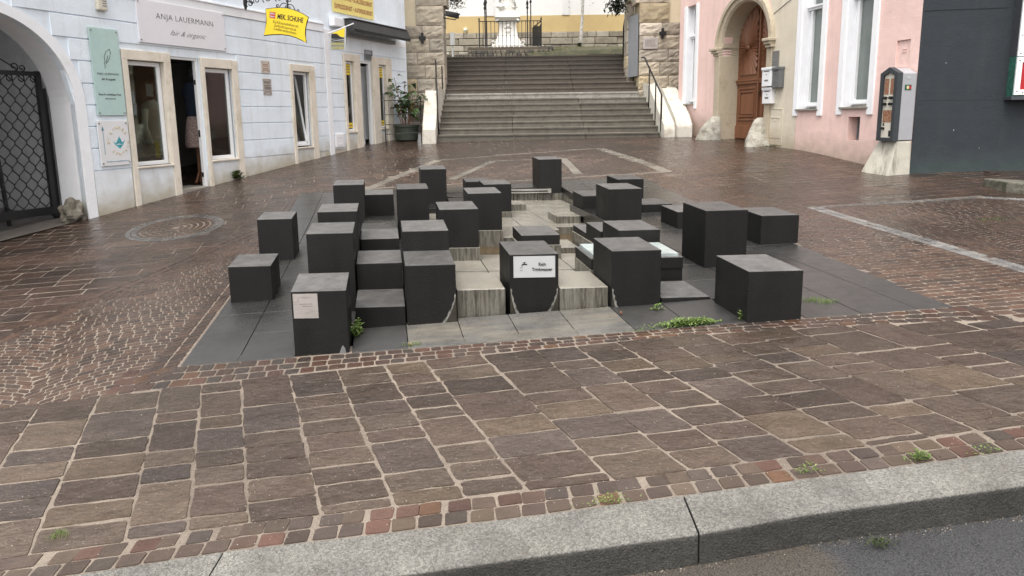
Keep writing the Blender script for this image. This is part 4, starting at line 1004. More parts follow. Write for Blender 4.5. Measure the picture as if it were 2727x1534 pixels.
for poly in ([(-.28, 1.24), (-.22, 1.26), (-.20, 1.38)], [(-.22, 1.26), (-.15, 1.24), (-.20, 1.36)], [(-.28, 1.24), (-.15, 1.24), (-.21, 1.18)], [(-.28, 1.24), (-.31, 1.30), (-.25, 1.25)], [(-.15, 1.25), (-.11, 1.31), (-.17, 1.27)]): mb.add([BL_(s, z, .0495) for s, z in poly], [(0, 1, 2)])
mb.build('paper_bird', mat('teal_print', (.05, .35, .42), var=.5, scale=20), t)
mb = MB(); mb.add([BL_(s, z, .0495) for s, z in [(-.458, 1.10), (-.450, 1.10), (-.450, 1.47), (-.458, 1.47)]], [(0, 1, 2, 3)]); mb.add([BL_(s, z, .0495) for s, z in [(-.475, 1.46), (-.433, 1.46), (-.454, 1.53)]], [(0, 1, 2)]); mb.build('arrow', TXT2, t)
ftext(BL_, t, 'Hier geht es zur logopädischen Praxis', -.26, .995, .0495, .026, TXT2, .36)
def lines(f, par, s0, s1, zs, o, h, m):
    for z in zs:
        mb = MB(); a = s0+random.uniform(0, .02); b = s1-random.uniform(0, .03); s = a
        while s < b: l = random.uniform(.012, .03); f.box(mb, s, min(b, s+l), z-h/2, z+h/2, o, o+.001); s += l+.007
        mb.build('small_print', m, par)
t = board('plaque', 'small cream plaque, upper of the two on the blue wall', BL_, 2.875, 3.105, 2.475, 2.715, .014, .03, mat('cream_plaque', (.55, .50, .45), var=.08)); lines(BL_, t, 2.91, 3.08, (2.64, 2.61, 2.56, 2.53), .031, .014, mat('red_print', (.3, .12, .08)))
t = board('plaque', 'grey metal plaque below the cream one on the blue wall', BL_, 2.89, 3.115, 2.055, 2.37, .014, .03, STEEL); lines(BL_, t, 2.92, 3.09, (2.31, 2.29, 2.24, 2.21, 2.19, 2.17, 2.12), .031, .010, INK)
SY = mat('sign_yellow', (.82, .62, .03), rough=.4, var=.04)
SYP = mat('faded_yellow', (.78, .66, .22), rough=.5, var=.06); RB = mat('red_brown_print', (.30, .10, .05), rough=.6)
t = board('shop_sign', 'faded yellow board with red-brown capital lettering above the dark awning', BL_, 5.17, 6.72, 3.93, 4.62, .015, .04, SYP, fix=False)
ftext(BL_, t, 'MEK. SCHUHE', 6.2, 4.47, .0415, .12, RB, .6, bold=.003); ftext(BL_, t, 'SCHUHSERVICE • SCHLÜSSELDIENST', 5.945, 4.27, .0415, .14, RB, 1.45, bold=.002); ftext(BL_, t, 'EXPRESSDIENST • AUFSPERRDIENST', 5.945, 4.06, .0415, .14, RB, 1.45, bold=.002)
# hanging sign on a wrought iron bracket : perpendicular to the wall
hs = thing('hanging_sign', 'bright yellow curved sign hanging from a wrought iron bracket', 'sign', BL_(3.0, 3.2, .5))
HC_, HR = None, None
def hang_plane(px, py, o_ang=math.radians(-10), base=(-3.55, 11.9)):
    """plane of the hanging board"""
    d = ray(px, py); n = (-math.sin(o_ang), math.cos(o_ang)); k = (base[0]*n[0]+base[1]*n[1])/(d[0]*n[0]+d[1]*n[1]); return (d[0]*k, d[1]*k, HC+d[2]*k)
def zz(x, y): return (640+x*.17081, y*.17078)
hp = lambda x, y: hang_plane(*zz(x, y))
top = [(403, 145), (520, 130), (620, 125), (740, 133), (850, 165), (960, 210), (1062, 272)]
rgt = [(1040, 340), (1018, 430), (1012, 540), (1032, 665)]
bot = [(960, 625), (860, 580), (760, 550), (640, 535), (500, 538), (372, 552)]
lft = [(395, 460), (412, 350), (412, 240)]
out = top+rgt+bot+lft
mb = MB(); n = len(out); cen = hp(700, 350)
nv = Vector((math.sin(math.radians(-10)), -math.cos(math.radians(-10)), 0))*.012
A = [Vector(hp(*p))+nv for p in out]; B = [Vector(hp(*p))-nv for p in out]
mb.add(A+B+[Vector(cen)+nv, Vector(cen)-nv], [(i, (i+1) % n, 2*n) for i in range(n)]+[(n+(i+1) % n, n+i, 2*n+1) for i in range(n)]+[(i, n+i, n+(i+1) % n, (i+1) % n) for i in range(n)])
mb.build('board', SY, hs)
mb = MB(); mb.tube([Vector(hp(*p)) for p in out+out[:1]], .013, 6); mb.build('rim', M['iron'], hs)
def hm(x, y, x2, y2):
    a, b = Vector(hp(x, y)), Vector(hp(x2, y2)); r = (b-a).normalized(); n_ = nv.normalized(); u = n_.cross(r)
    m = Matrix.Identity(4)
    for i, ax in enumerate((r, u, n_)):
        for j in range(3): m[j][i] = ax[j]
    m.translation = a+nv*1.15; return m, (b-a).length
for body, xa, ya, xb, yb, size, bold in (('MEK. SCHUHE', 785, 290, 985, 322, .12, .002), ('Schlüsseldienst', 712, 375, 910, 412, .070, -.0008), ('Schuhservice', 706, 430, 875, 466, .070, -.0008), ('Lederarbeiten', 703, 483, 876, 522, .070, -.0008)):
    m_, hw = hm(xa, ya, xb, yb); text_mesh('lettering', body, size, m_, INK, hs, width=hw*2, bold=bold)
mb = MB(); q = [Vector(hp(*p))+nv*1.1 for p in ((465, 183), (553, 195), (550, 293), (463, 280))]; mb.add(q, [(0, 1, 2, 3)]); lg = mb.build('red_emblem', mat('sign_red', (.55, .05, .05), rough=.5), hs)
mb = MB()
for pts in ([(472, 200), (500, 196), (545, 225), (540, 232), (500, 222), (475, 228)], [(470, 240), (500, 250), (545, 258), (540, 268), (505, 272), (472, 262)]): q = [Vector(hp(*p))+nv*1.15 for p in pts]; mb.add(q, [tuple(range(len(q)))])
mb.build('white_mark', WHITE, lg)
mb = MB()
def spiral(fn, cx, cy, r0, r1, a0, a1, n=22): return [fn(cx+(r0+(r1-r0)*i/n)*math.cos(math.radians(a0+(a1-a0)*i/n)), cy+(r0+(r1-r0)*i/n)*math.sin(math.radians(a0+(a1-a0)*i/n))) for i in range(n+1)]
mb.tube(spiral(hp, 580, 95, 8, 26, 0, 330)+[hp(560, 122), hp(600, 125), hp(640, 60), hp(680, 48), hp(720, 60), hp(740, 90), hp(735, 130)], .008, 5)
mb.tube(spiral(hp, 895, 165, 8, 26, 180, 470)+[hp(880, 185), hp(850, 150), hp(820, 90), hp(790, 70), hp(755, 70), hp(740, 95)], .008, 5)
mb.tube(spiral(hp, 712, 105, 5, 20, 0, 400)+[hp(740, 65)], .007, 5); mb.tube(spiral(hp, 765, 115, 5, 20, 180, 560)+[hp(740, 75)], .007, 5)
mb.tube([hp(738, 130), hp(740, 60), hp(738, 20), hp(736, -60)], .012, 6)
mb.build('scrollwork', M['iron'], hs)
mb = MB()
mb.tube([hp(85, 150), hp(75, 60), hp(75, -60), hp(78, -160)], [.02, .035, .035, .02], 6)
mb.tube([hp(75, -70), hp(300, -75), hp(736, -60), hp(900, -62)], .014, 6)
for cx, cy, r in ((150, 60, 60), (255, 10, 52), (420, -20, 78), (600, -25, 60), (760, 0, 50)): mb.tube(spiral(hp, cx, cy, r*.25, r, 200, -230, 30), .008, 5)
mb.tube(spiral(hp, 150, 15, 6, 28, 0, 500), .007, 5); mb.tube(spiral(hp, 180, 40, 5, 22, 0, 500), .007, 5)
mb.build('bracket', M['iron'], hs)
# small flag sign
fs = thing('flag_sign', 'small yellow and black cobbler sign with a shoe, hanging from a white rod', 'sign', BL_(5.0, 3.1, .3))
def fp(px, py): d = ray(px, py); k = 14.2/d[1]; return (d[0]*k, 14.2, HC+d[2]*k)
zf = lambda x, y: fp(*zz(x, y))
mb = MB(); q = [(1398, 520), (1650, 415), (1645, 775), (1395, 775)]; F4 = [Vector(zf(*p)) for p in q]; k_ = Vector((0, .02, 0)); mb.add([p-k_*.5 for p in F4]+[p+k_*.5 for p in F4], [(3, 2, 1, 0), (4, 5, 6, 7), (0, 1, 5, 4), (1, 2, 6, 5), (2, 3, 7, 6), (3, 0, 4, 7)]); mb.build('board', WHITE, fs)
def fpoly(pts, m, nm, off=.012): mb = MB(); mb.add([Vector(zf(*p))-Vector((0, off, 0)) for p in pts], [tuple(range(len(pts)))]); return mb.build(nm, m, fs)
fpoly([(1420, 525), (1630, 435), (1625, 585), (1560, 570), (1500, 525)], SY, 'yellow_field'); fpoly([(1420, 530), (1505, 525), (1560, 575), (1620, 590), (1620, 612), (1420, 605)], INK, 'shoe')
fpoly([(1420, 618), (1500, 612), (1620, 630), (1620, 640), (1500, 626), (1420, 640)], INK, 'shoe'); fpoly([(1420, 650), (1500, 640), (1620, 650), (1620, 664), (1420, 662)], INK, 'shoe')
fpoly([(1420, 705), (1620, 705), (1620, 727), (1420, 727)], GRL, 'shoe')
OL = mat('olive_print', (.40, .36, .05))
for body, x, y in (('SCHUHSERVICE', 1520, 688), ('SCHUHMACHER', 1520, 750)):
    a = Vector(zf(x, y))-Vector((0, .013, 0)); text_mesh('lettering', body, .075, frame_mtx(a, (1, 0, -.0)), OL, fs, width=.27, bold=.002)
mb = MB(); mb.tube([zf(1358, 525), zf(1768, 365)], .012, 6); mb.build('rod', M['upvc'], fs)
# gate lattice
gt = thing('iron_gate', 'black wrought iron lattice gate standing in the arched gateway', 'gate', BL_(-1.3, gb(-1.3), -.75))
def gp_(x, y): s, z = x, y; return BL_(s, z, -.57)
mb = MB(); gtop = 2.28; gl_, gr_ = -2.9, -.90; gbm = .27
BL_.box(mb, gr_-.035, gr_+.03, gbm-.05, gtop+.04, -.60, -.54); BL_.box(mb, gl_, gr_, gtop-.03, gtop+.03, -.60, -.54); BL_.box(mb, gl_, gr_, gbm-.02, gbm+.09, -.61, -.53); BL_.box(mb, gr_+.03, gr_+.11, gbm-.1, gtop-.2, -.66, -.60)
mb.build('frame', M['iron'], gt)
mb = MB(); cw = .155; ch = .24
nc = int((gr_-gl_)/cw)
for i in range(nc+1):
    s = gr_-.03-cw*i
    for sg in (1, -1):
        pts = []; z = gbm+.08; k = 0
        while z < gtop-.12:
            for fr_, off in ((0, .0), (.18, .03), (.5, .5), (.82, .97), (1, 1)):
                ph = fr_; x_ = (off if k % 2 == 0 else 1-off)*cw/2
                pts.append(gp_(s-cw/2+sg*x_, z+ch/2*fr_))
            z += ch/2; k += 1
        mb.tube(pts, .0085, 4)
    mb.tube([gp_(s-cw/4, gtop-.12), gp_(s-cw/4-.035, gtop-.09), gp_(s-cw/4-.035, gtop-.04), gp_(s-cw/4, gtop-.02), gp_(s-cw/4+.035, gtop-.04), gp_(s-cw/4+.035, gtop-.09), gp_(s-cw/4, gtop-.12)], .009, 4)
mb.build('lattice', M['iron'], gt)
mb = MB(); gs = lambda x, y: gp_(x, y)
for cx, r, a0, a1 in ((-1.20, .06, -90, 330), (-1.10, .045, -90, 360), (-1.47, .07, 270, -150), (-1.67, .08, -90, 330), (-2.0, .08, -90, 330)): mb.tube(spiral(gs, cx, gtop+.03+r, r*.25, r, a1, a0), .009, 5)
mb.tube([gs(-1.16, gtop+.05), gs(-1.30, gtop+.14), gs(-1.42, gtop+.22), gs(-1.52, gtop+.22), gs(-1.58, gtop+.1), gs(-1.56, gtop+.28), gs(-1.56, gtop+.34)], .009, 5); mb.tube([gs(-1.68, gtop+.1), gs(-1.8, gtop+.25), gs(-2.0, gtop+.22), gs(-2.1, gtop+.1)], .009, 5)
mb.build('scrollwork', M['iron'], gt)
g2 = thing('iron_gate', 'folded back gate leaf cut off at the left edge of the photo', 'gate', BL_(-1.95, gb(-1.9), .1))
mb = MB(); x0 = gp(22, 600); 
mb.tube([gp(26, 602), (gp(26, 602)[0]-.05, gp(26, 602)[1], gp(26, 602)[2]+1.35)], .03, 6); b0 = gp(0, 600); mb.tube([(gp(28, 585)[0], gp(28, 585)[1], gp(28, 585)[2]+.04), (b0[0]-.5, b0[1]-.1, b0[2]+.04)], .05, 6)
mb.build('frame', M['iron'], g2)
# guard stone
ROCK = mat('rough_rock', (.12, .108, .085), rough=.85, var=.45, scale=7, bump=1.2, bscale=18, dirt=((.22, .20, .17), 9, .52, .66, .7))
def lump(mb, c, r, sq=(1, 1, 1), seed=0, n=14, amp=.25, flat=True):
    rnd = random.Random(seed); ph = [(rnd.uniform(0, 6), rnd.uniform(1, 3), rnd.uniform(0, 6)) for _ in range(5)]
    V = []; F = []
    for i in range(n+1):
        a = math.pi*i/n
        for k in range(n*2):
            b = math.pi*k/n; d = Vector((math.sin(a)*math.cos(b), math.sin(a)*math.sin(b), -math.cos(a)))
            w = 1+sum(math.sin(d.x*p[1]*2+p[0])*math.sin(d.y*p[1]*2.3+p[2])*math.cos(d.z*p[1]*2+p[0]) for p in ph)*amp/2
            V.append((c[0]+d.x*r*sq[0]*w, c[1]+d.y*r*sq[1]*w, c[2]+d.z*r*sq[2]*w))
    m2 = n*2
    for i in range(n):
        for k in range(m2): F.append((i*m2+k, i*m2+(k+1) % m2, (i+1)*m2+(k+1) % m2, (i+1)*m2+k))
    mb.add(V, F)
mb = MB(); p = BL_(-.93, gb(-.93), -.12); lump(mb, (p[0], p[1], p[2]+.10), .19, (.85, .7, 1.1), 3, 16, .35); tag(mb.build('guard_stone', ROCK), 'rough weathered boulder at the foot of the white gateway pier', 'stone')
# mannequins
SK = mat('mannequin_black', (.02, .02, .022), rough=.5); NAVY = mat('navy_knit', (.012, .02, .04), rough=.9, bump=.5, bscale=60); SKIRT = mat('floral_skirt', (.32, .24, .22), rough=.9, var=.8, scale=45); WOOD = mat('warm_wood', (.22, .10, .05), rough=.5, var=.2, scale=4); SHIRT = mat('cream_blouse', (.75, .72, .62), rough=.9, bump=.6, bscale=20)
def torso(f, s, z0, o, top_m, bot_m, label, prof_top, prof_bot, neck=True):
    t = thing('mannequin', label, 'mannequin', f(s, z0, o))
    c = f(s, 0, o)
    mb = MB(); mb.lathe((c[0], c[1], 0), prof_top, 20, 1, .7); mb.build('top', top_m, t, smooth=True)
    if prof_bot: mb = MB(); mb.lathe((c[0], c[1], 0), prof_bot, 24, 1, .8); mb.build('skirt', bot_m, t, smooth=True)
    return t, c
t, c = torso(BL_, 1.62, .5, -.42, NAVY, SKIRT, 'headless dress form in navy top and floral skirt in the open doorway', [(.10, 1.62), (.14, 1.66), (.13, 1.85), (.165, 2.02), (.17, 2.12), (.14, 2.20), (.06, 2.26), (.045, 2.27)], [(.19, 1.10), (.20, 1.14), (.185, 1.3), (.16, 1.5), (.13, 1.64), (.12, 1.66)])
mb = MB(); mb.lathe((c[0], c[1], 0), [(.045, 2.25), (.04, 2.36), (.05, 2.37), (.02, 2.40), (.035, 2.42), (.045, 2.46), (.03, 2.50), (.005, 2.52)], 12); mb.build('neck_cap', SK, t, smooth=True)
mb = MB(); mb.tube([BL_(1.66, .47, -.45), BL_(1.66, 1.15, -.45)], .03, 8); mb.tube([BL_(1.5, .47, -.38), BL_(1.66, .7, -.45), BL_(1.82, .47, -.42)], .025, 6); mb.build('wooden_stand', WOOD, t)
t, c = torso(BL_, .84, .95, -.50, SHIRT, None, 'mannequin in a cream blouse behind the left shop window', [(.17, 1.02), (.18, 1.1), (.15, 1.35), (.15, 1.55), (.18, 1.75), (.16, 1.86), (.07, 1.93), (.045, 1.95)], None)
mb = MB(); mb.tube([BL_(.98, 1.78, -.48), BL_(1.08, 1.5, -.46), BL_(1.07, 1.28, -.4)], [.055, .05, .045], 8); mb.tube([BL_(.70, 1.78, -.48), BL_(.64, 1.5, -.46), BL_(.68, 1.2, -.4)], [.055, .05, .045], 8); mb.build('sleeve', SHIRT, t, smooth=True)
mb = MB(); mb.tube([BL_(.84, 1.9, -.5), BL_(.84, 2.0, -.5), BL_(.85, 2.1, -.48)], [.05, .045, .06], 8); mb.build('neck', SK, t, smooth=True)
mb = MB(); BL_.box(mb, 1.70, 2.95, .95, 2.2, -.50, -.40); tag(mb.build('hanging_garment', mat('green_cloth', (.25, .42, .34), rough=.95, var=.35, scale=7, stretch=(6, 6, 1))), 'soft green clothes on display behind the right shop window', 'clothes')
mb = MB(); BL_.box(mb, 2.0, 2.3, .5, .98, -.85, -.6); tag(mb.build('display_box', M['upvc']), 'white display box inside the shop doorway', 'box')
mb = MB(); BL_.box(mb, .44, .57, 1.98, 2.18, -.09, -.086); tag(mb.build('paper_notice', WHITE), 'white paper notice taped inside the left shop window', 'notice')
mb = MB(); BL_.box(mb, .50, .585, 1.0, 1.26, -.09, -.086); tag(mb.build('sticker', YEL), 'yellow sticker in the lower corner of the left shop window', 'sticker')
# ------------------------------------------------------------------ staircase and gateway
def step_extra(m, N, L, b, pos, out):
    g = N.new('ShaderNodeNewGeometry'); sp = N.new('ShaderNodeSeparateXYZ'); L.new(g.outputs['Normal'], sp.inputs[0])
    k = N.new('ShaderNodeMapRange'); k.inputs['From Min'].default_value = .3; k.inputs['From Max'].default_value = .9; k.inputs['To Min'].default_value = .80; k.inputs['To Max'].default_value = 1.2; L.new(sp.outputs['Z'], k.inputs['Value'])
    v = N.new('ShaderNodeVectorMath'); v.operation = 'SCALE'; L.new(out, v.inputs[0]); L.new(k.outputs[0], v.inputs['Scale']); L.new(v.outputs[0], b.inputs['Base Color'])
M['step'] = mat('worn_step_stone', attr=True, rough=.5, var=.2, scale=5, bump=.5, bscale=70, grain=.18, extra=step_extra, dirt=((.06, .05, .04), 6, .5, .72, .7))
st = thing('staircase', 'wide stone staircase of two flights rising through the gateway', 'stairs', (.9, 16.3, 1.0))
base = .985; R_ = .1535; T_ = .31
for i in range(16):
    y = 16.3+T_*i; z1 = base+R_*(i+1); z0 = z1-R_ if i else .75
    if i < 8: x0, x1 = -1.83-.022*i, 3.71+.020*i
    else: x0, x1 = -2.2, 3.72
    if i == 7: x0, x1 = -1.80, 3.60
    cuts = [x0, x0+(x1-x0)*(.345+random.uniform(-.01, .01)), x0+(x1-x0)*(.675+random.uniform(-.012, .012)), x1]
    mb = MB(); mb.col = (.15, .137, .112) if i < 8 else (.10, .084, .067)
    if i == 7: mb.col = (.40, .39, .355)
    c0 = mb.col
    for a, b in zip(cuts, cuts[1:]):
        f = random.uniform(.9, 1.12); mb.col = tuple(q*f for q in c0)
        if i == 6 and a > x0+2: mb.col = (.24, .23, .20)
        d = T_+.06 if i < 15 else .5
        mb.box((a+.004, y+.02, z0-.04), (b-.004, y+d+.02, z1-.045)); mb.box((a+.003, y, z1-.046), (b-.003, y+d+.02, z1))
    mb.build('step', M['step'], st, bevel=.006)
# end blocks of the landing course
QU = [(.38, .335, .265), (.35, .31, .25), (.42, .37, .29), (.31, .275, .22), (.42, .35, .23), (.36, .325, .27), (.46, .41, .34)]
M['quoin'] = mat('sandstone_ashlar', attr=True, rough=.85, var=.18, scale=6, bump=1.4, bscale=14, bump2=1.2, b2scale=5, grain=.12, dirt=((.17, .15, .12), 2.5, .5, .75, .6))
M['qmortar'] = mat('ashlar_joint', (.13, .11, .085), rough=.9)
M['creamp'] = mat('cream_plaster', (.66, .58, .42), rough=.85, var=.05, bump=.3, bscale=40, dirt=((.4, .33, .22), 2, .6, .8, .4))
gwt = thing('stone_gateway', 'rusticated sandstone gateway with round arch at the top of the lower steps', 'gateway', (.9, 18.65, 2.2))
zr_ = [1.9, 2.27, 2.65, 3.03, 3.37, 3.75, 4.09, 4.62, 5.1]
def ashlar(mb, x0, x1, z0, z1, y0, y1, g=.012):
    mb.col = rc(QU); n = 7; w, h = x1-x0-g, z1-z0-g
    # rock-faced block: bulging rough front
    V = []; m = 6
    for i in range(m+1):
        for j in range(m+1):
            e = min(i, m-i, j, m-j); o = 0 if e == 0 else .022+random.uniform(-.012, .016)
            V.append((x0+g/2+w*i/m, y0-o, z0+g/2+h*j/m))
    F = [(i*(m+1)+j, (i+1)*(m+1)+j, (i+1)*(m+1)+j+1, i*(m+1)+j+1) for i in range(m) for j in range(m)]
    mb.add(V, F); mb.box((x0+g/2, y0+.001, z0+g/2), (x1-g/2, y1, z1-g/2))
def arcx(z, side):
    if z < 4.1: return (-1.83, 3.62)[side]
    r = 2.725; q = math.sqrt(max(0, 1-((z-4.1)/2.725)**2)); return .895+(-1, 1)[side]*r*q
for side, nm in ((0, 'pier'), (1, 'pier')):
    mb = MB()
    X = ([-2.92, -1.83], [3.62, 4.78])[side]
    splits = [[.62], [.28, .75], [.5], [.3], [.62], [.45], [.0], [.0]]
    for k in range(len(zr_)-1):
        z0, z1 = zr_[k], zr_[k+1]
        if z0 >= 4.05: X = ([-2.6, arcx((z0+z1)/2, 0)], [arcx((z0+z1)/2, 1), 4.45])[side]
        w = X[1]-X[0]; sp_ = [0]+[q if side == 0 else 1-q for q in splits[k] if q > 0]+[1]; sp_ = sorted(sp_)
        for a, b in zip(sp_, sp_[1:]): ashlar(mb, X[0]+w*a, X[0]+w*b, z0, z1, 18.65, 19.4)
    p = mb.build(nm, M['quoin'], gwt, smooth=False)
    mb = MB(); xx = ([-2.9, -1.87], [3.66, 4.76])[side]; mb.box((xx[0], 18.67, 1.5), (xx[1], 19.38, 4.08)); mb.build('joint', M['qmortar'], p)
mb = MB()          # arch ring of voussoirs, with the wall above
na = 17
for i in range(na):
    a0, a1 = math.pi*i/na+.004, math.pi*(i+1)/na-.004; mb.col = rc(QU)
    r0, r1 = 2.725, 3.35
    if math.sin((a0+a1)/2)*2.725+4.1 < 5.1: continue
    P = [(.895+r*math.cos(a), 4.1+r*math.sin(a)) for r, a in ((r0, a0), (r1, a0), (r1, a1), (r0, a1))]
    mb.hexa([(P[0][0], 18.63, P[0][1]), (P[1][0], 18.63, P[1][1]), (P[1][0], 19.4, P[1][1]), (P[0][0], 19.4, P[0][1]), (P[3][0], 18.63, P[3][1]), (P[2][0], 18.63, P[2][1]), (P[2][0], 19.4, P[2][1]), (P[3][0], 19.4, P[3][1])])
mb.build('arch', M['quoin'], gwt)
mb = MB(); n = 30
mb.quad((-3.3, 18.7, 3.9), (-2.6, 18.7, 3.9), (-2.6, 18.7, 8.4), (-3.3, 18.7, 8.4)); mb.quad((4.45, 18.7, 3.9), (5.4, 18.7, 3.9), (5.4, 18.7, 8.4), (4.45, 18.7, 8.4))
xs = [-2.6+7.05*i/n for i in range(n+1)]
za = lambda x: 4.1+math.sqrt(max(0, 3.3**2-(x-.895)**2)) if abs(x-.895) < 3.3 else 5.0
for a, b in zip(xs, xs[1:]): mb.quad((a, 18.7, za(a)), (b, 18.7, za(b)), (b, 18.7, 8.4), (a, 18.7, 8.4))
mb.quad((-3.3, 18.7, 8.4), (5.4, 18.7, 8.4), (5.4, 19.5, 8.4), (-3.3, 19.5, 8.4))
mb.build('upper_wall', M['creamp'], gwt)
METAL = mat('grey_metal_door', (.25, .26, .28), rough=.5, var=.08)
mb = MB(); mb.quad((3.60, 18.72, 2.65), (3.45, 19.36, 2.65), (3.45, 19.36, 4.35), (3.60, 18.72, 4.35)); mb.box((3.44, 19.36, 2.64), (3.48, 19.40, 4.38)); mb.build('side_door', METAL, gwt)
mb = MB(); 
for zz_ in range(8): ashlar(mb, 3.40, 3.62, 2.2+.36*zz_, 2.56+.36*zz_, 19.42, 19.9)
mb.build('jamb', M['quoin'], gwt)
mb = MB(); mb.box((3.72, 18.60, 3.38), (4.13, 18.625, 3.68)); pq = mb.build('plaque', STEEL, gwt, bevel=.003)
mb = MB(); 
for k in range(7): 
    x = 3.77
    while x < 4.05: l = random.uniform(.02, .05); mb.box((x, 18.597, 3.43+.03*k), (x+l, 18.5995, 3.44+.03*k)); x += l+.01
mb.build('small_print', GREYINK, pq)
for xx, z in ((-2.42, 3.75), (4.25, 3.79)):
    mb = MB(); mb.box((xx-.03, 18.55, z-.14), (xx+.03, 18.63, z+.14)); mb.box((xx-.09, 18.54, z-.045), (xx+.09, 18.62, z+.045)); mb.build('wall_anchor', M['iron'], gwt)
FL = thing('floodlight', 'black floodlight on the left inner edge of the gateway arch', 'floodlight', (-1.65, 18.8, 4.5))
mb = MB(); mb.hexa([(-1.78, 18.7, 4.36), (-1.42, 18.7, 4.28), (-1.42, 18.95, 4.30), (-1.78, 18.95, 4.38), (-1.76, 18.72, 4.50), (-1.40, 18.68, 4.43), (-1.40, 18.95, 4.45), (-1.76, 18.95, 4.52)]); mb.build('housing', M['iron'], FL, bevel=.02)
mb = MB(); mb.tube([(-1.8, 18.8, 4.4), (-1.85, 18.7, 4.3), (-1.5, 18.66, 4.24), (-1.36, 18.66, 4.4)], .015, 5); mb.build('bracket', M['iron'], FL)
# cheek walls and rails
CHK = mat('flaking_whitewash', (.60, .58, .52), rough=.85, var=.12, scale=5, bump=.9, bscale=20, dirt=((.30, .25, .17), 5, .5, .7, .8))
def prism_yz(mb, x0, x1, prof, x0b=None, x1b=None):
    n = len(prof); mb.add([(x0, y, z) for y, z in prof]+[(x1, y, z) for y, z in prof], [tuple(range(n)), tuple(range(2*n-1, n-1, -1))]+[(i, (i+1) % n, n+(i+1) % n, n+i) for i in range(n)])
mb = MB(); prism_yz(mb, -2.17, -1.84, [(16.05, .7), (18.6, .7), (18.6, 2.32), (16.9, 2.24), (16.08, 1.28)]); tag(mb.build('stair_cheek', CHK, bevel=.03, segs=3), 'whitewashed cheek wall left of the stairs, beside the potted plant', 'wall')
mb = MB(); prism_yz(mb, 3.74, 4.02, [(16.05, .7), (18.62, .7), (18.62, 2.42), (18.0, 2.36), (16.1, 1.32), (16.05, 1.2)]); tag(mb.build('stair_cheek', CHK, bevel=.04, segs=3), 'sloping whitewashed cheek wall right of the stairs, under the handrail', 'wall')
mb = MB(); prism_yz(mb, 4.03, 4.42, [(16.0, .7), (18.62, .7), (18.62, 2.3), (17.6, 2.22), (16.25, 1.52), (16.0, 1.3)]); tag(mb.build('stair_buttress', CHK, bevel=.05, segs=3), 'broad white buttress between the right stair cheek and the pink wall', 'buttress')
t = thing('handrail', 'black iron handrail with three posts on the right side of the lower steps', 'handrail', (3.7, 16.4, 1.1))
mb = MB(); mb.tube([(3.74, 16.32, 1.15), (3.74, 16.32, 2.05), (3.72, 16.36, 2.12), (3.70, 18.3, 3.12), (3.66, 18.45, 3.13)], .022, 8); mb.build('rail', M['iron'], t, smooth=True)
for y, z0, z1 in ((16.95, 1.3, 2.42), (17.75, 1.75, 2.83)): mb = MB(); mb.tube([(3.73, y, z0), (3.73, y, z1)], .018, 8); mb.build('post', M['iron'], t, smooth=True)
t = thing('handrail', 'thin black handrail on the left side of the lower steps, seen end on', 'handrail', (-1.82, 16.4, 1.1))
mb = MB(); mb.tube([(-1.815, 16.45, 1.1), (-1.82, 16.45, 2.05), (-2.05, 18.4, 3.12), (-2.06, 18.5, 3.1)], .022, 8); mb.build('rail', M['iron'], t, smooth=True); mb = MB(); mb.tube([(-1.85, 18.1, 2.1), (-1.85, 18.1, 2.96)], .018, 8); mb.build('post', M['iron'], t)
t = thing('handrail', 'black hooked handrail at the top right of the upper steps', 'handrail', (3.6, 20.8, 3.4))
mb = MB(); mb.tube([(3.56, 20.9, 3.3), (3.56, 20.9, 4.25), (3.50, 20.2, 4.55), (3.50, 20.1, 4.72), (3.56, 20.05, 4.76), (3.62, 20.1, 4.7)], .026, 8); mb.build('rail', M['iron'], t, smooth=True)
# ------------------------------------------------------------------ above the stairs
GRASS = mat('grass_ground', (.06, .062, .03), rough=.9, var=.4, scale=3, bump=1, bscale=40, dirt=((.20, .15, .08), 2, .5, .7, .7))
mb = MB(); mb.add([(-14, 21.2, 3.44), (-2.2, 21.2, 3.44), (1.0, 21.3, 3.44), (3.7, 21.2, 3.44), (14, 21.2, 3.44), (-14, 28, 3.95), (-2.2, 28, 3.95), (1.0, 28, 4.1), (3.7, 28, 4.22), (14, 28, 4.4)], [(i, i+1, i+6, i+5) for i in range(4)])
tag(mb.build('upper_terrace', GRASS), kind='structure')
mb = MB(); xs = [.6+.16*i for i in range(26)]
for a, b in zip(xs, xs[1:]):
    za_, zb_ = 3.46+.07*min(1, (a-.6)/2), 3.46+.07*min(1, (b-.6)/2); mb.add([(a, 21.25, za_-.05), (b, 21.25, zb_-.05), (b, 21.8, zb_+.10+.10*(b-.6)/4), (a, 21.8, za_+.10+.1*(a-.6)/4), (b, 26, 4.2), (a, 26, 4.2)], [(0, 1, 2, 3), (3, 2, 4, 5)])
tag(mb.build('grass_bank', GRASS), kind='structure')
LEAFM = {}
def leafmat(name, c, tr=.35):
    m = bpy.data.materials.new(name); m.use_nodes = True; nt = m.node_tree; N = nt.nodes; L = nt.links; b = N['Principled BSDF']
    a = N.new('ShaderNodeAttribute'); a.attribute_name = 'Col'; L.new(a.outputs['Color'], b.inputs['Base Color']); b.inputs['Roughness'].default_value = .45
    t_ = N.new('ShaderNodeBsdfTranslucent'); L.new(a.outputs['Color'], t_.inputs[0]); mx = N.new('ShaderNodeMixShader'); mx.inputs[0].default_value = tr
    out = [n for n in N if n.type == 'OUTPUT_MATERIAL'][0]; L.new(b.outputs[0], mx.inputs[1]); L.new(t_.outputs[0], mx.inputs[2]); L.new(mx.outputs[0], out.inputs['Surface']); return m
LEAF = leafmat('leaf', None)
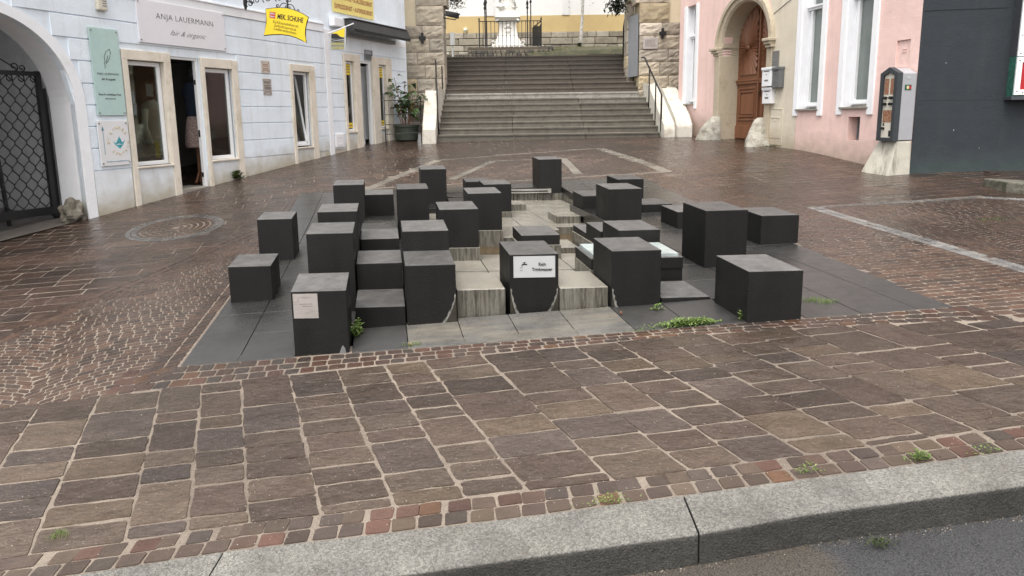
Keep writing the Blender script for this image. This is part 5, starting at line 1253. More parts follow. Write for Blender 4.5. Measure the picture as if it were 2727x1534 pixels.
def leaf(mb, p, d, l, w, col, fold=.25, droop=.3):
    d = Vector(d).normalized(); s = d.cross(Vector((0, 0, 1))); s = s.normalized() if s.length > .01 else Vector((1, 0, 0)); u = s.cross(d).normalized()
    p = Vector(p); mb.col = col
    a = p; m1 = p+d*l*.35-u*0; tip = p+d*l-Vector((0, 0, droop*l)); mid = p+d*l*.55-Vector((0, 0, droop*l*.3))
    L1 = p+d*l*.4+s*w/2+u*fold*w; R1 = p+d*l*.4-s*w/2+u*fold*w
    mb.add([a, L1, mid, R1, tip], [(0, 1, 2), (0, 2, 3), (1, 4, 2), (2, 4, 3)])
def grass_tuft(mb, c, n, h, sp, pal):
    for _ in range(n):
        a = random.uniform(0, 6.28); r = random.uniform(0, sp); p = (c[0]+r*math.cos(a), c[1]+r*math.sin(a), c[2]); b = random.uniform(0, 6.28); t_ = random.uniform(.1, .7)
        d = Vector((math.cos(b)*t_, math.sin(b)*t_, 1)).normalized(); hh = h*random.uniform(.5, 1.2); s = Vector((-math.sin(b), math.cos(b), 0))*hh*.04
        mb.col = rc(pal); p = Vector(p); q = p+d*hh*.6; e = q+d*hh*.4+Vector((math.cos(b), math.sin(b), -.4))*hh*.2
        mb.add([p-s, p+s, q+s*.8, q-s*.8, e], [(0, 1, 2, 3), (3, 2, 4)])
mb = MB()
for _ in range(900):
    x = random.uniform(.7, 3.8); y = random.uniform(21.3, 25.8); z = 3.5+(y-21.3)/4.5*.65
    grass_tuft(mb, (x, y, z), 3, .10, .05, [(.09, .12, .03), (.12, .13, .05), (.16, .13, .06)])
tag(mb.build('grass', LEAF), 'short green grass on the bank right of the statue', 'grass', kind='stuff')
COB = mat('dark_cobble', attr=True, rough=.8, var=.25, scale=8, bump=.9, bscale=30)
cob = thing('retaining_wall', 'low dark cobble wall in front of the statue fence', 'wall', (-.3, 22.5, 3.4))
mb = MB()
for k in range(4):
    x = -2.3 if k < 2 else -1.4
    z0 = 3.40+.13*k
    while x < (1.35 if k > 1 else 1.5):
        w = random.uniform(.1, .2); mb.col = rc([(.13, .12, .10), (.17, .155, .125), (.10, .095, .085), (.20, .18, .14)]); y = 22.2+.14*k
        mb.box((x, y, z0), (x+w-.015, y+.35, z0+.118)); x += w
mb.build('cobbles', COB, cob, bevel=.02)
mb = MB(); mb.box((-2.35, 22.3, 3.0), (1.5, 22.6, 3.52)); mb.box((-1.42, 22.55, 3.0), (1.3, 25, 3.86)); mb.build('core', M['qmortar'], cob)
RUB = mat('rubble_masonry', attr=True, rough=.85, var=.25, scale=5, bump=1.2, bscale=14)
rw = thing('church_wall', 'old building with white wall, ochre band and rubble stone base behind the statue', 'building', (1, 28, 4))
mb = MB(); z = 3.7
for h in (.30, .26, .24, .28, .24):
    x = -5.5
    while x < 8:
        w = random.uniform(.35, 1.0); mb.col = rc([(.33, .30, .24), (.28, .25, .20), (.38, .35, .29), (.25, .22, .17)]); d = random.uniform(0, .05)
        mb.box((x+.01, 27.96-d, z+.01), (x+w-.01, 28.1, z+h-.012)); x += w
    z += h
mb.build('stone_base', RUB, rw, bevel=.02)
mb = MB(); mb.box((-6, 27.99, 3.5), (8.5, 28.3, 5.02)); mb.build('base_core', M['qmortar'], rw)
mb = MB(); mb.box((-6, 28.0, 5.021), (8.5, 28.3, 5.69)); mb.build('ochre_band', mat('ochre_plaster', (.54, .41, .20), rough=.85, var=.08, scale=2, bump=.3, dirt=((.42, .33, .2), 2, .58, .75, .5)), rw)
mb = MB(); mb.box((-6, 28.02, 5.691), (8.5, 28.32, 11)); mb.build('white_wall', mat('white_limewash', (.76, .76, .75), rough=.9, var=.03, bump=.2), rw)
mb = MB(); mb.box((-1.0, 27.97, 5.691), (-.62, 28.02, 11)); mb.box((2.2, 27.97, 5.691), (2.5, 28.02, 11)); mb.build('pilaster', mat('pale_pilaster', (.70, .70, .70), var=.04), rw)
lb = MB(); lb.box((-1.95, 21.9, 3.9), (-1.80, 22.0, 4.3)); lb.tube([(-1.87, 21.95, 3.3), (-1.87, 21.95, 3.95)], .03, 6); tag(lb.build('signal_box', mat('pale_box', (.6, .62, .62))), 'small white box on a post just inside the left gateway pier', 'box')
# small globe on the ochre wall
mb = MB(); mb.lathe((-1.83, 27.9, 5.0), [(.03, 0), (.03, .05), (.06, .06), (.09, .12), (.08, .2), (.02, .23)], 10); tag(mb.build('wall_lamp', mat('globe_glass', (.75, .73, .6), rough=.2)), 'tiny round lamp low on the ochre wall left of the statue', 'lamp')
# statue
STW = mat('white_stone', (.80, .79, .75), rough=.6, var=.06, bump=.3, bscale=20, dirt=((.55, .5, .35), 7, .6, .78, .5))
sx_ = -.06
sta = thing('statue', 'white statue of a robed figure on a curved baroque pedestal', 'statue', (sx_, 24.2, 3.9))
def rect_lathe(mb, c, prof, kx=1, ky=1):
    V = []; F = []
    for w, z in prof: V += [(c[0]-w*kx, c[1]-w*ky, c[2]+z), (c[0]+w*kx, c[1]-w*ky, c[2]+z), (c[0]+w*kx, c[1]+w*ky, c[2]+z), (c[0]-w*kx, c[1]+w*ky, c[2]+z)]
    for i in range(len(prof)-1):
        for k in range(4): F.append((i*4+k, i*4+(k+1) % 4, (i+1)*4+(k+1) % 4, (i+1)*4+k))
    F += [(3, 2, 1, 0), tuple(range(len(V)-4, len(V)))]; mb.add(V, F)
mb = MB(); rect_lathe(mb, (sx_, 24.3, 3.95), [(.60, -.1), (.60, .06), (.58, .07), (.58, .12), (.50, .16), (.44, .26), (.38, .40), (.34, .56), (.31, .75), (.30, .95), (.32, .99), (.33, 1.0), (.42, 1.05), (.46, 1.09), (.46, 1.12), (.35, 1.15), (.34, 1.25), (.34, 1.27), (.32, 1.28), (.30, 1.36), (.30, 1.44)])
mb.build('pedestal', STW, sta, bevel=.012)
mb = MB()
for sg in (-1, 1):
    sp = [(sx_+sg*(.52+.09*math.cos(a)*(1-a/9)), 23.8, 4.13+.10*math.sin(a)*(1-a/9)) for a in [i*.35 for i in range(20)]]
    mb.tube(sp, .028, 6)
    mb.tube([(sx_+sg*.33, 23.9, 4.98), (sx_+sg*.40, 23.88, 4.93), (sx_+sg*.38, 23.9, 4.86)], .035, 6)
for x_, z_, r_ in ((0, 4.75, .09), (-.1, 4.7, .05), (.1, 4.7, .05), (0, 4.55, .11), (-.06, 4.42, .05), (.08, 4.42, .05), (0, 4.9, .05)): mb.ball((sx_+x_, 23.98, z_), r_, 8, (1, .4, .8))
mb.build('ornament', STW, sta, smooth=True)
mb = MB(); 
prof = [(.26, 1.44), (.30, 1.50), (.24, 1.58), (.20, 1.75), (.19, 1.95), (.205, 2.15), (.19, 2.35), (.17, 2.5), (.20, 2.7), (.225, 2.85), (.16, 2.95), (.07, 3.0), (.06, 3.05), (.10, 3.12), (.115, 3.2), (.10, 3.3), (.03, 3.36)]
n = 28; V = []
for r, z in prof:
    for k in range(n):
        a = 2*math.pi*k/n; rr = r*(1+(.13*math.sin(a*7+z*3)+.06*math.sin(a*13-z*5))*(1 if z < 2.8 else .1)); V.append((sx_+rr*math.cos(a)+.03*math.sin(z*2.4), 24.3+rr*.75*math.sin(a), 3.95+z))
mb.add(V, [(i*n+k, i*n+(k+1) % n, (i+1)*n+(k+1) % n, (i+1)*n+k) for i in range(len(prof)-1) for k in range(n)]+[tuple(range(n-1, -1, -1)), tuple(range(len(V)-n, len(V)))])
mb.tube([(sx_-.2, 24.25, 6.75), (sx_-.33, 24.15, 6.5), (sx_-.2, 23.95, 6.35)], [.08, .07, .045], 8); mb.tube([(sx_+.2, 24.25, 6.75), (sx_+.32, 24.1, 6.5), (sx_+.15, 23.95, 6.5)], [.08, .07, .045], 8)
mb.tube([(sx_-.14, 24.1, 5.9), (sx_-.26, 24.05, 5.6), (sx_-.22, 24.0, 5.45), (sx_-.34, 23.95, 5.40)], [.06, .06, .05, .03], 8); mb.tube([(sx_+.16, 24.1, 6.1), (sx_+.20, 24.0, 5.7), (sx_+.28, 23.95, 5.44)], [.05, .05, .04], 8)
mb.build('figure', STW, sta, smooth=True)
mb = MB(); lump(mb, (sx_-.25, 24.0, 5.42), .11, (1.4, .8, .6), 5, 10); mb.build('rocky_base', STW, sta, smooth=True); mb = MB(); lump(mb, (sx_+.26, 24.0, 5.41), .08, (1.3, .8, .5), 6, 10); mb.build('rocky_base', STW, sta, smooth=True)
# wrought iron fence round the statue
fe = thing('iron_fence', 'low black wrought iron fence around the statue pedestal', 'fence', (0, 23.4, 3.9))
fx0, fx1, fy, fb, ft = -1.05, 1.11, 23.4, 3.90, 4.86
mb = MB(); mb.tube([(fx0, fy, ft-.02), (fx1, fy, ft-.02)], .016, 6); mb.tube([(fx0, fy, fb+.04), (fx1, fy, fb+.04)], .012, 6); mb.build('rail', M['iron'], fe)
for i in range(1, 16):
    x = fx0+(fx1-fx0)*i/16
    mb = MB(); mb.tube([(x, fy, fb), (x, fy, ft-.02)], .0095, 6); mb.ball((x, fy, fb+.46), .022, 6, (1, 1, .9)); mb.ball((x, fy, ft-.08), .018, 6, (1, 1, .9)); mb.build('bar', M['iron'], fe)
for x in (fx0, fx1): mb = MB(); mb.tube([(x, fy, fb-.05), (x, fy, ft)], .02, 6); mb.lathe((x, fy, ft), [(.01, 0), (.028, .02), (.03, .05), (.018, .09), (.004, .12)], 8); mb.build('post', M['iron'], fe)
for sg, x in ((-1, fx0), (1, fx1)):
    mb = MB()
    for i in range(14):
        y = fy+.1*i; xo = x-(.02*i if sg > 0 else .005*i)*1
        mb.tube([(xo-(.2*0), y, fb), (xo, y, ft-.10-.06*math.sin(i*.5))], .012, 5)
    mb.tube([(x, fy, ft-.03), (x-(.02*13 if sg > 0 else .06), fy+1.3, ft-.1)], .02, 6); mb.tube([(x, fy, fb+.05), (x-(.02*13 if sg > 0 else .06), fy+1.3, fb+.05)], .02, 6)
    mb.build('side_panel', M['iron'], fe)
for k, (x, y) in enumerate(((-.83, 22.95), (-.79, 23.1), (.62, 22.95), (.74, 23.1))):
    mb = MB(); zb_ = 3.82
    lab = ['front left iron lantern pole before the statue fence', 'rear left iron lantern pole before the statue fence', 'front right iron lantern pole before the statue fence', 'rear right iron lantern pole before the statue fence'][k]
    mb.lathe((x, y, zb_), [(.04, 0), (.022, .03), (.018, 1.2), (.022, 1.25), (.018, 1.3)]+([(.018, 1.32), (.02, 1.33), (.045, 1.40), (.03, 1.44), (.02, 1.45), (.042, 1.50), (.042, 1.56), (.018, 1.62)] if k % 2 == 0 else [(.018, 1.5), (.02, 1.56), (.045, 1.60), (.03, 1.64), (.02, 1.68), (.042, 1.71), (.018, 1.8)])+[(.016, 2.6), (.016, 2.9), (.1, 3.0), (.13, 3.3), (.02, 3.45)], 10)
    tag(mb.build('lantern_pole', M['iron'], smooth=True), lab, 'lamp post', 'iron lantern poles around the statue')
# thin whitewashed tree
BARK = mat('whitewashed_bark', (.6, .58, .54), rough=.9, var=.2, scale=12, dirt=((.15, .13, .1), 14, .5, .62, .8))
tr = thing('young_tree', 'thin whitewashed young tree against the ochre wall', 'tree', (2.78, 26, 4.15))
mb = MB(); mb.tube([(2.75, 26, 4.0), (2.78, 26, 4.6), (2.83, 26.02, 5.5), (2.86, 26, 6.3), (2.83, 26, 7.2)], [.075, .065, .055, .05, .035], 8)
for a in range(7): b = a*.9; mb.tube([(2.84, 26, 6.3+.14*a), (2.84+.35*math.cos(b), 26+.3*math.sin(b), 6.75+.14*a), (2.84+.7*math.cos(b), 26+.6*math.sin(b), 7.0+.15*a)], [.03, .018, .008], 5)
mb.build('trunk', BARK, tr, smooth=True)
mb = MB()
for _ in range(1500):
    a = random.uniform(0, 6.28); r = .95*math.sqrt(random.random()); zc = 7.2+random.gauss(0, .45)
    if random.random() < .12: zc = random.uniform(6.15, 6.6)
    leaf(mb, (2.8+r*math.cos(a), 26+r*math.sin(a), zc), (random.uniform(-1, 1), random.uniform(-1, 1), random.uniform(-.6, .3)), .09, .05, rc([(.04, .07, .02), (.06, .1, .03), (.03, .05, .02)]))
mb.build('crown', LEAF, tr)
gr = MB()
for _ in range(60): leaf(gr, (2.72+random.gauss(0, .05), 25.9, 4.15+random.uniform(0, .15)), (random.uniform(-1, 1), -.3, random.uniform(.2, 1)), .1, .05, rc([(.03, .05, .015)]))
tag(gr.build('weed', LEAF), 'dark green plant at the foot of the thin tree', 'plant')
def ivy(label, c, n, sp, pal, size=.10):
    t = thing('ivy', label, 'climbing plant', c); mb = MB()
    for _ in range(n):
        p = (c[0]+random.gauss(0, sp[0]), c[1]+random.gauss(0, sp[1]), c[2]+random.gauss(0, sp[2])); leaf(mb, p, (random.uniform(-1, 1), random.uniform(-1, .3), random.uniform(-1, .2)), size*random.uniform(.6, 1.3), size*.75, rc(pal))
    mb.build('leaves', LEAF, t)
    mb = MB()
    for _ in range(5): mb.tube([(c[0]+random.gauss(0, sp[0]*.4), c[1], c[2]+sp[2]*2), c, (c[0]+random.gauss(0, sp[0]), c[1], c[2]-sp[2]*random.uniform(.5, 1.5))], .006, 4)
    mb.build('stem', WOOD, t)
ivy('grey green shrub tips hanging into the top left of the gateway arch', (-1.60, 20.0, 5.02), 420, (.13, .15, .12), [(.12, .14, .11), (.08, .10, .07), (.05, .06, .045)], .06)
ivy('dark ivy hanging from the top right corner of the gateway arch', (3.10, 19.3, 4.68), 300, (.13, .12, .11), [(.018, .026, .012), (.03, .04, .018)], .10)
# ------------------------------------------------------------------ pink house
M['pink'] = plaster('salmon_pink_plaster', (.80, .585, .54), (.42, .33, .27), gs=.10, g0=.62)
M['creamw'] = plaster('pale_cream_plaster', (.66, .61, .50), (.40, .34, .25), gs=.10, g0=.62)
pk = thing('pink_house', 'salmon pink house with a stone portal and tall windows', 'building', PK(3, PK.ground(3)))
def pzb(s): return PK.ground(s)-.1
pcx, phw = 4.57, .88
def arch_p(s): q = max(0, 1-((s-pcx)/phw)**2); return 3.03+.88*q**.5
ph = [(pcx-phw, pcx+phw, None, arch_p), (6.69, 7.16, 1.83, 4.2), (2.13, 2.69, 1.64, 4.4), (.93, 1.52, 1.66, 4.4), (1.08, 1.35, 1.105, 1.50), (.17, .43, 2.25, 2.64)]
mb = MB(); 
wall_mesh(mb, PK, [0, 2.78, 3.56, 7.55], ph, pzb, 8.2, .22)
e0 = PK(7.55, .9); e1 = PK(7.55, 8.2); mb.quad(e0, (e0[0]+2, e0[1]+.2, .9), (e1[0]+2, e1[1]+.2, 8.2), e1)
mb.build('wall', M['pink'], pk)
mb = MB()
def cl(z): return 3.59 if z < 2.85 else 3.62
V = [(2.735, pzb(2.7)+.05), (3.60, pzb(3.6)+.05), (3.60, 3.5), (3.10, 3.72), (2.72, 3.66)]
mb.add([PK(s, z, .006) for s, z in V], [(0, 1, 2, 3, 4)]); mb.add([PK(s, z, .006) for s, z in [(3.60, 3.5), (3.75, 3.85), (3.3, 4.2), (2.72, 4.6), (2.72, 3.66), (3.10, 3.72)]], [(0, 1, 2, 3, 4, 5)]); mb.build('cream_patch', M['creamw'], pk)
PORT = mat('portal_sandstone', (.47, .41, .31), rough=.85, var=.15, scale=4, bump=.6, bscale=30, dirt=((.24, .20, .13), 4, .5, .72, .7))
pt = None
mb = MB(); N_ = 26
for i in range(N_):
    a0, a1 = math.pi*i/N_, math.pi*(i+1)/N_
    pr = [(phw, .88, .0), (phw+.02, .90, .05), (phw+.10, .98, .06), (phw+.11, .99, .10), (phw+.19, 1.07, .10), (phw+.20, 1.08, -.01)]
    ring = lambda a: [PK(pcx+r*math.cos(a), 3.03+h*math.sin(a), o) for r, h, o in [(phw-.015, .865, -.5)]+[(phw-.015, .865, .0)]+pr[1:]]
    A_0, A_1 = ring(a0), ring(a1); mb.add(A_0+A_1, [(k, k+7, k+8, k+1) for k in range(6)])
mb.build('portal_arch', PORT, pk, smooth=False)
for s0, s1, sg in ((pcx-phw-.16, pcx-phw+.0, -1), (pcx+phw, pcx+phw+.20, 1)):
    mb = MB()
    if sg > 0: PK.box(mb, pcx+phw-.015, pcx+phw+.20, PK.ground(5)-.05, 2.86, -.5, .08)
    else: PK.box(mb, s0+.0, s1+.015, PK.ground(3.6)-.05, 2.86, -.5, .05)
    mb.build('portal_jamb', PORT, pk, bevel=.01)
    mb = MB(); e = .07
    a, b = (pcx+phw-.0, pcx+phw+.24) if sg > 0 else (s0-.04, s1)
    PK.box(mb, a, b, 2.86, 2.92, -.5, .10); PK.box(mb, a, b+.03*sg if sg > 0 else b, 2.92, 2.98, -.5, .14); PK.box(mb, a if sg > 0 else a-.03, b+.06*(sg > 0), 2.98, 3.04, -.5, .18)
    mb.build('capital', PORT, pk, bevel=.012)
DOORM = mat('brown_carved_door', (.20, .085, .042), rough=.5, var=.2, scale=3, bump=.4, bscale=20, stretch=(3, 3, .5))
for (s0, s1) in ((4.58, 5.44), (3.70, 4.56)):
    t_ = MB(); o = -.40
    n = 14; zb0 = PK.ground((s0+s1)/2)+.02
    for i in range(n):
        a, b = s0+(s1-s0)*i/n, s0+(s1-s0)*(i+1)/n; PK.box(t_, a, b, zb0, arch_p(a)-.0, o-.06, o, None, arch_p(b))
    PK.box(t_, s0+.01, s1-.01, zb0+.02, zb0+.30, o, o+.03); PK.box(t_, s0+.03, s1-.03, 2.22, 2.28, o, o+.045); PK.box(t_, s0+.01, s1-.01, 2.28, 2.31, o, o+.06)
    ring_frame(t_, PK, s0+.09, s1-.09, zb0+.42, 2.14, .035, o, o+.025); ring_frame(t_, PK, s0+.15, s1-.15, zb0+.50, 2.06, .03, o, o+.035); PK.box(t_, s0+.2, s1-.2, zb0+.56, 2.0, o, o+.022)
    dl_ = t_.build('door_leaf', DOORM, pk, bevel=.004)
    mb = MB(); c = ((s0+s1)/2, 3.0); m_ = 30                   # sunburst panel
    def lim(ang):
        dx, dz = math.cos(ang), math.sin(ang); best = 9
        if dx > 1e-6: best = min(best, (s1-.09-c[0])/dx)
        if dx < -1e-6: best = min(best, (s0+.09-c[0])/dx)
        if dz < -1e-6: best = min(best, (2.42-c[1])/dz)
        r = .01
        while r < best and c[1]+dz*r < arch_p(c[0]+dx*r)-.10: r += .01
        return r
    for i in range(m_):
        a0, a1 = 2*math.pi*i/m_, 2*math.pi*(i+1)/m_; am = (a0+a1)/2
        r0 = .05; p = lambda a, r, oo: PK(c[0]+math.cos(a)*r, c[1]+math.sin(a)*r, o+oo)
        mb.add([p(a0, r0, .006), p(a0, lim(a0), .006), p(am, lim(am), .045), p(am, r0, .03), p(a1, lim(a1), .006), p(a1, r0, .006)], [(0, 1, 2, 3), (3, 2, 4, 5)])
    mb.ball(PK(c[0], c[1], o+.02), .05, 10)
    mb.build('sunburst_panel', DOORM, dl_)
    mb = MB(); hs_ = s1-.05 if s0 < 4 else s0+.05
    if s0 < 4: mb.tube([PK(hs_, 2.02, o), PK(hs_, 2.02, o+.07), PK(hs_-.09, 2.01, o+.08)], .011, 6); PK.box(mb, hs_-.02, hs_+.02, 1.93, 2.10, o, o+.012)
    mb.v and mb.build('handle', M['iron'], dl_)
mb = MB(); PK.box(mb, 4.545, 4.595, PK.ground(4.5)+.02, 3.88, -.42, -.35); mb.build('cover_strip', DOORM, pk)
mb = MB(); PK.box(mb, 3.68, 5.46, 1.0, 4.0, -.5, -.47); mb.build('doorway_depth', M['dark'], pk)
WIN3 = mat('grey_blinded_glass', (.17, .20, .19), rough=.15, var=.2, spec=.7, scale=1.5)
def tall_window(s0, s1, z0, zt, sill, lw, gz1=None, gm=WIN3):
    mb = MB()     # painted surround
    PK.box(mb, s0-.12, s0, z0-.13, zt, -.01, .03); PK.box(mb, s1, s1+.12, z0-.13, zt, -.01, .03)
    w_ = mb.build('window_surround', M['white'], pk, bevel=.004)
    mb = MB(); PK.box(mb, s0-.0, s0+.01, z0, zt, -.23, .0); PK.box(mb, s1-.01, s1, z0, zt, -.23, .0); mb.build('reveal', M['white'], w_)
    mb = MB(); PK.box(mb, s0-.03, s1+.03, z0-.035, z0+.0, -.2, .05); mb.build('sill', mat('stone_sill', (.25, .24, .21), bump=.5), w_, bevel=.006)
    mb = MB(); ring_frame(mb, PK, s0+.01, s1-.01, z0+.02, zt, .05, -.22, -.15); ring_frame(mb, PK, s0+.06, s1-.06, z0+.07, zt, .045, -.2, -.13); PK.box(mb, s0+.02, s1-.02, 3.42, 3.5, -.22, -.10); PK.box(mb, s0+.02, s1-.02, 3.46, 3.49, -.22, -.07); PK.box(mb, s0+.06, s1-.06, z0+.04, z0+.075, -.2, -.10)
    fr = mb.build('window', M['upvc'], pk, bevel=.005)
    mb = MB(); PK.box(mb, s0+.1, s1-.1, z0+.11, zt, -.19, -.18); mb.build('pane', gm, fr)
tall_window(2.13, 2.69, 1.645, 4.4, True, 0); tall_window(.93, 1.52, 1.665, 4.4, True, 0)
tall_window(6.69, 7.16, 1.83, 4.2, True, 0, gm=M['glass_dark'])
mb = MB(); ring_frame(mb, PK, 1.09, 1.34, 1.115, 1.49, .02, -.19, -.17)
for i in range(1, 12): PK.box(mb, 1.10, 1.33, 1.115+i*.375/12-.003, 1.115+i*.375/12+.003, -.185, -.178)
for i in range(1, 7): PK.box(mb, 1.09+i*.25/7-.003, 1.09+i*.25/7+.003, 1.12, 1.48, -.188, -.181)
vg = mb.build('cellar_grille', GRL, pk); mb = MB(); PK.box(mb, 1.08, 1.35, 1.105, 1.5, -.24, -.21); mb.build('cellar_dark', M['dark'], vg)
mb = MB(); PK.box(mb, .17, .43, 2.25, 2.635, -.05, -.03); PK.box(mb, .26, .34, 2.50, 2.515, -.03, -.02); PK.box(mb, .26, .34, 2.46, 2.475, -.03, -.02); mb.build('meter_niche', M['pink'], pk)
mb = MB(); ring_frame(mb, PK, 3.12, 3.57, .95, 1.66, .012, .0, .02); ring_frame(mb, PK, 3.20, 3.52, 1.09, 1.49, .012, .0, .022); PK.box(mb, 3.13, 3.56, .96, 1.65, .0, .012); PK.box(mb, 3.33, 3.39, 1.42, 1.435, .012, .02); PK.box(mb, 3.33, 3.39, 1.13, 1.145, .012, .02); mb.build('meter_cover', M['creamw'], pk, bevel=.003)
mb = MB(); mb.tube([PK(s, z, .012) for s, z in ((3.58, 3.50), (3.5, 3.53), (3.42, 3.56), (3.3, 3.6), (3.2, 3.64), (3.05, 3.68))], .006, 4); mb.build('crack', GREYINK, pk)
# portal guard stones
GS = mat('whitewashed_boulder', (.40, .385, .335), rough=.9, var=.25, scale=7, bump=1.6, bscale=16, bump2=1, b2scale=9, dirt=((.16, .14, .10), 5, .46, .66, .8))
def guard(sa, sb, h, label, seed):
    mb = MB(); g0 = PK.ground((sa+sb)/2)
    rows = [(0, 1.0, .30), (.25, .86, .27), (.5, .72, .23), (.75, .55, .17), (.93, .42, .11), (1.0, .25, .06)]
    n = 14; V = []; rnd = random.Random(seed)
    for k, (t_, w, o) in enumerate(rows):
        cw_ = (sa+sb)/2+(pcx-(sa+sb)/2)*.15*t_
        for i in range(n+1):
            q = math.pi*i/n; r = 1+rnd.uniform(-.08, .08); V.append(PK(cw_-math.cos(q)*(sb-sa)/2*w*r, g0-.06+h*t_, math.sin(q)*o*1.5*r+.02))
    mb.add(V, [(k*(n+1)+i, k*(n+1)+i+1, (k+1)*(n+1)+i+1, (k+1)*(n+1)+i) for k in range(len(rows)-1) for i in range(n)]+[tuple((len(rows)-1)*(n+1)+i for i in range(n+1))])
    tag(mb.build('guard_stone', GS, smooth=True), label, 'stone')
guard(5.38, 6.0, .58, 'mossy white guard stone at the left foot of the pink house portal', 2)
guard(3.46, 3.84, .62, 'tall white guard stone at the right foot of the pink house portal', 9)
t = board('plaque', 'small grey plaque above the letterboxes beside the portal', PK, 3.33, 3.56, 2.47, 2.78, .01, .03, mat('dark_plaque', (.17, .17, .165), rough=.4), fix=False); 
lines(PK, t, 3.36, 3.53, (2.72, 2.68, 2.64, 2.61, 2.58, 2.54), .031, .009, PEWT)
def letterbox(label, s0, s1, z0, z1, o1, m, slope=False):
    t = thing('letterbox', label, 'letterbox', PK((s0+s1)/2, z0, .02)); mb = MB(); PK.box(mb, s0, s1, z0, z1, .006, o1); mb.build('body', m, t, bevel=.008)
    mb = MB(); PK.box(mb, s0-.01, s1+.01, z1-.05, z1+.0, .004, o1+.015); mb.build('lid', m, t, bevel=.006)
    mb = MB(); PK.box(mb, s0+.06, s1-.06, z1-.085, z1-.07, o1, o1+.003); PK.box(mb, (s0+s1)/2-.01, (s0+s1)/2+.01, z1-.15, z1-.13, o1, o1+.004); mb.build('slot', M['iron'], t)
    mb = MB(); PK.box(mb, s0+.09, s1-.09, z0+.1, z0+.13, o1, o1+.002); mb.build('name_tag', GREYINK, t)
letterbox('upper white letterbox on the wall right of the portal', 3.38, 3.68, 2.10, 2.47, .14, M['upvc'])
letterbox('lower white letterbox on the wall right of the portal', 3.40, 3.70, 1.76, 2.08, .10, M['upvc'])
letterbox('dark grey letterbox, rightmost beside the portal', 3.14, 3.37, 2.06, 2.46, .12, mat('box_grey', (.13, .135, .14), rough=.4))
# ------------------------------------------------------------------ dark grey building
GYM = plaster('anthracite_render', (.024, .030, .037), (.04, .058, .058), gs=0.02, g0=.62)
gy = thing('grey_building', 'anthracite rendered building at the right edge', 'building', GY(2, .65))
mb = MB(); wall_mesh(mb, GY, [0, 2, 6], [], lambda s: GY.ground(s)-.12, 8.2)
x0 = GY(0, 0, 0); 
mb.quad(GY(0, .5, 0), GY(0, 8.2, 0), PK(.6, 8.2, -.3), PK(.6, .5, -.3)); mb.build('wall', GYM, gy)
mb = MB(); 
V = [GY(.0+.02, 3.012, .004), GY(.3, 3.018, .004), GY(.7, 3.021, .004), GY(1.15, 3.025, .004)]
mb.tube(V, .0025, 4); GY.box(mb, .01, 1.15, 1.7285, 1.7315, -.001, .0015); mb.build('render_joint', M['dark'], gy)
mb = MB()
for s, z in ((.38, 2.26), (.57, 1.28), (.95, 1.02)): GY.box(mb, s, s+random.uniform(.003, .007), z, z+random.uniform(.008, .03), .0005, .002)
mb.build('paint_fleck', WHITE, gy)
dc = thing('display_case', 'wall display case with white frame and red lower panel at the right edge', 'display case', GY(1.6, 1.8, .1))
mb = MB(); GY.box(mb, 1.24, 2.6, 1.77, 2.33, .002, .15); dcl = mb.build('case_body', mat('green_patina', (.03, .12, .09), var=.5, scale=20, rough=.6), dc, bevel=.004)
mb = MB(); GY.box(mb, 1.24, 2.6, 2.331, 3.6, .002, .15); GY.box(mb, 1.22, 2.6, 1.72, 1.769, .002, .17); mb.build('case_side', mat('dark_case', (.05, .055, .065)), dc, bevel=.004)
mb = MB(); ring_frame(mb, GY, 1.245, 2.6, 1.79, 2.32, .075, .15, .175); ring_frame(mb, GY, 1.245, 2.6, 2.33, 3.6, .075, .15, .175); mb.build('frame', M['upvc'], dc, bevel=.003)
mb = MB(); GY.box(mb, 1.32, 2.52, 1.865, 2.245, .151, .16); mb.build('red_panel', mat('red_panel', (.42, .015, .02), rough=.35), dc)
mb = MB()
for i in range(34): GY.box(mb, 1.32, 2.52, 2.41+.033*i, 2.438+.033*i, .12+.004*(i % 2), .155)
mb.build('slat_blind', mat('brown_slats', (.13, .115, .085), rough=.6, var=.2), dc)
for s, z in ((1.28, 1.84), (1.28, 2.27), (1.28, 2.37), (1.28, 2.62), (1.28, 2.9), (1.36, 1.82)): mb = MB(); mb.tube([GY(s, z, .17), GY(s, z, .179)], .008, 8); mb.build('screw', M['iron'], dc)
# ------------------------------------------------------------------ vending machine on a concrete foot
vm = thing('vending_machine', 'old grey gabled vending machine on a white concrete foot at the wall corner', 'vending machine', (5.75, 9.75, .66))
tv = Vector((math.sin(math.radians(-12.5)), math.cos(math.radians(-12.5)), 0)); nvv = Vector((-tv.y, tv.x, 0))
BR = Vector((5.965, 9.71, 0)); W1, D1 = .30, .315
def vp(w, d, z): q = BR+tv*w+nvv*d; return (q.x, q.y, z)     # w along the wall, d out from it
zb1, ze, za1 = 1.155, 2.13, 2.21
GMET = mat('aluminium_grey', (.42, .43, .455), rough=.42, var=.05, metallic=.3)
VDK = mat('dark_frame', (.035, .042, .048), rough=.5, var=.1)
VPAN = mat('yellowed_panel', (.62, .60, .52), rough=.45, var=.06)
prof = [(0, zb1), (W1, zb1), (W1, ze), (W1/2, za1), (0, ze)]
mb = MB(); n = 5
mb.add([vp(w, .0, z) for w, z in prof]+[vp(w, D1-.04, z) for w, z in prof], [tuple(range(n)), tuple(range(2*n-1, n-1, -1))]+[(i, n+i, n+(i+1) % n, (i+1) % n) for i in range(n)]); mb.build('cabinet', GMET, vm, bevel=.008)
mb = MB(); fw = .045; pin = [(fw, zb1+.04), (W1-fw, zb1+.04), (W1-fw, ze-.03), (W1/2, za1-.06), (fw, ze-.03)]
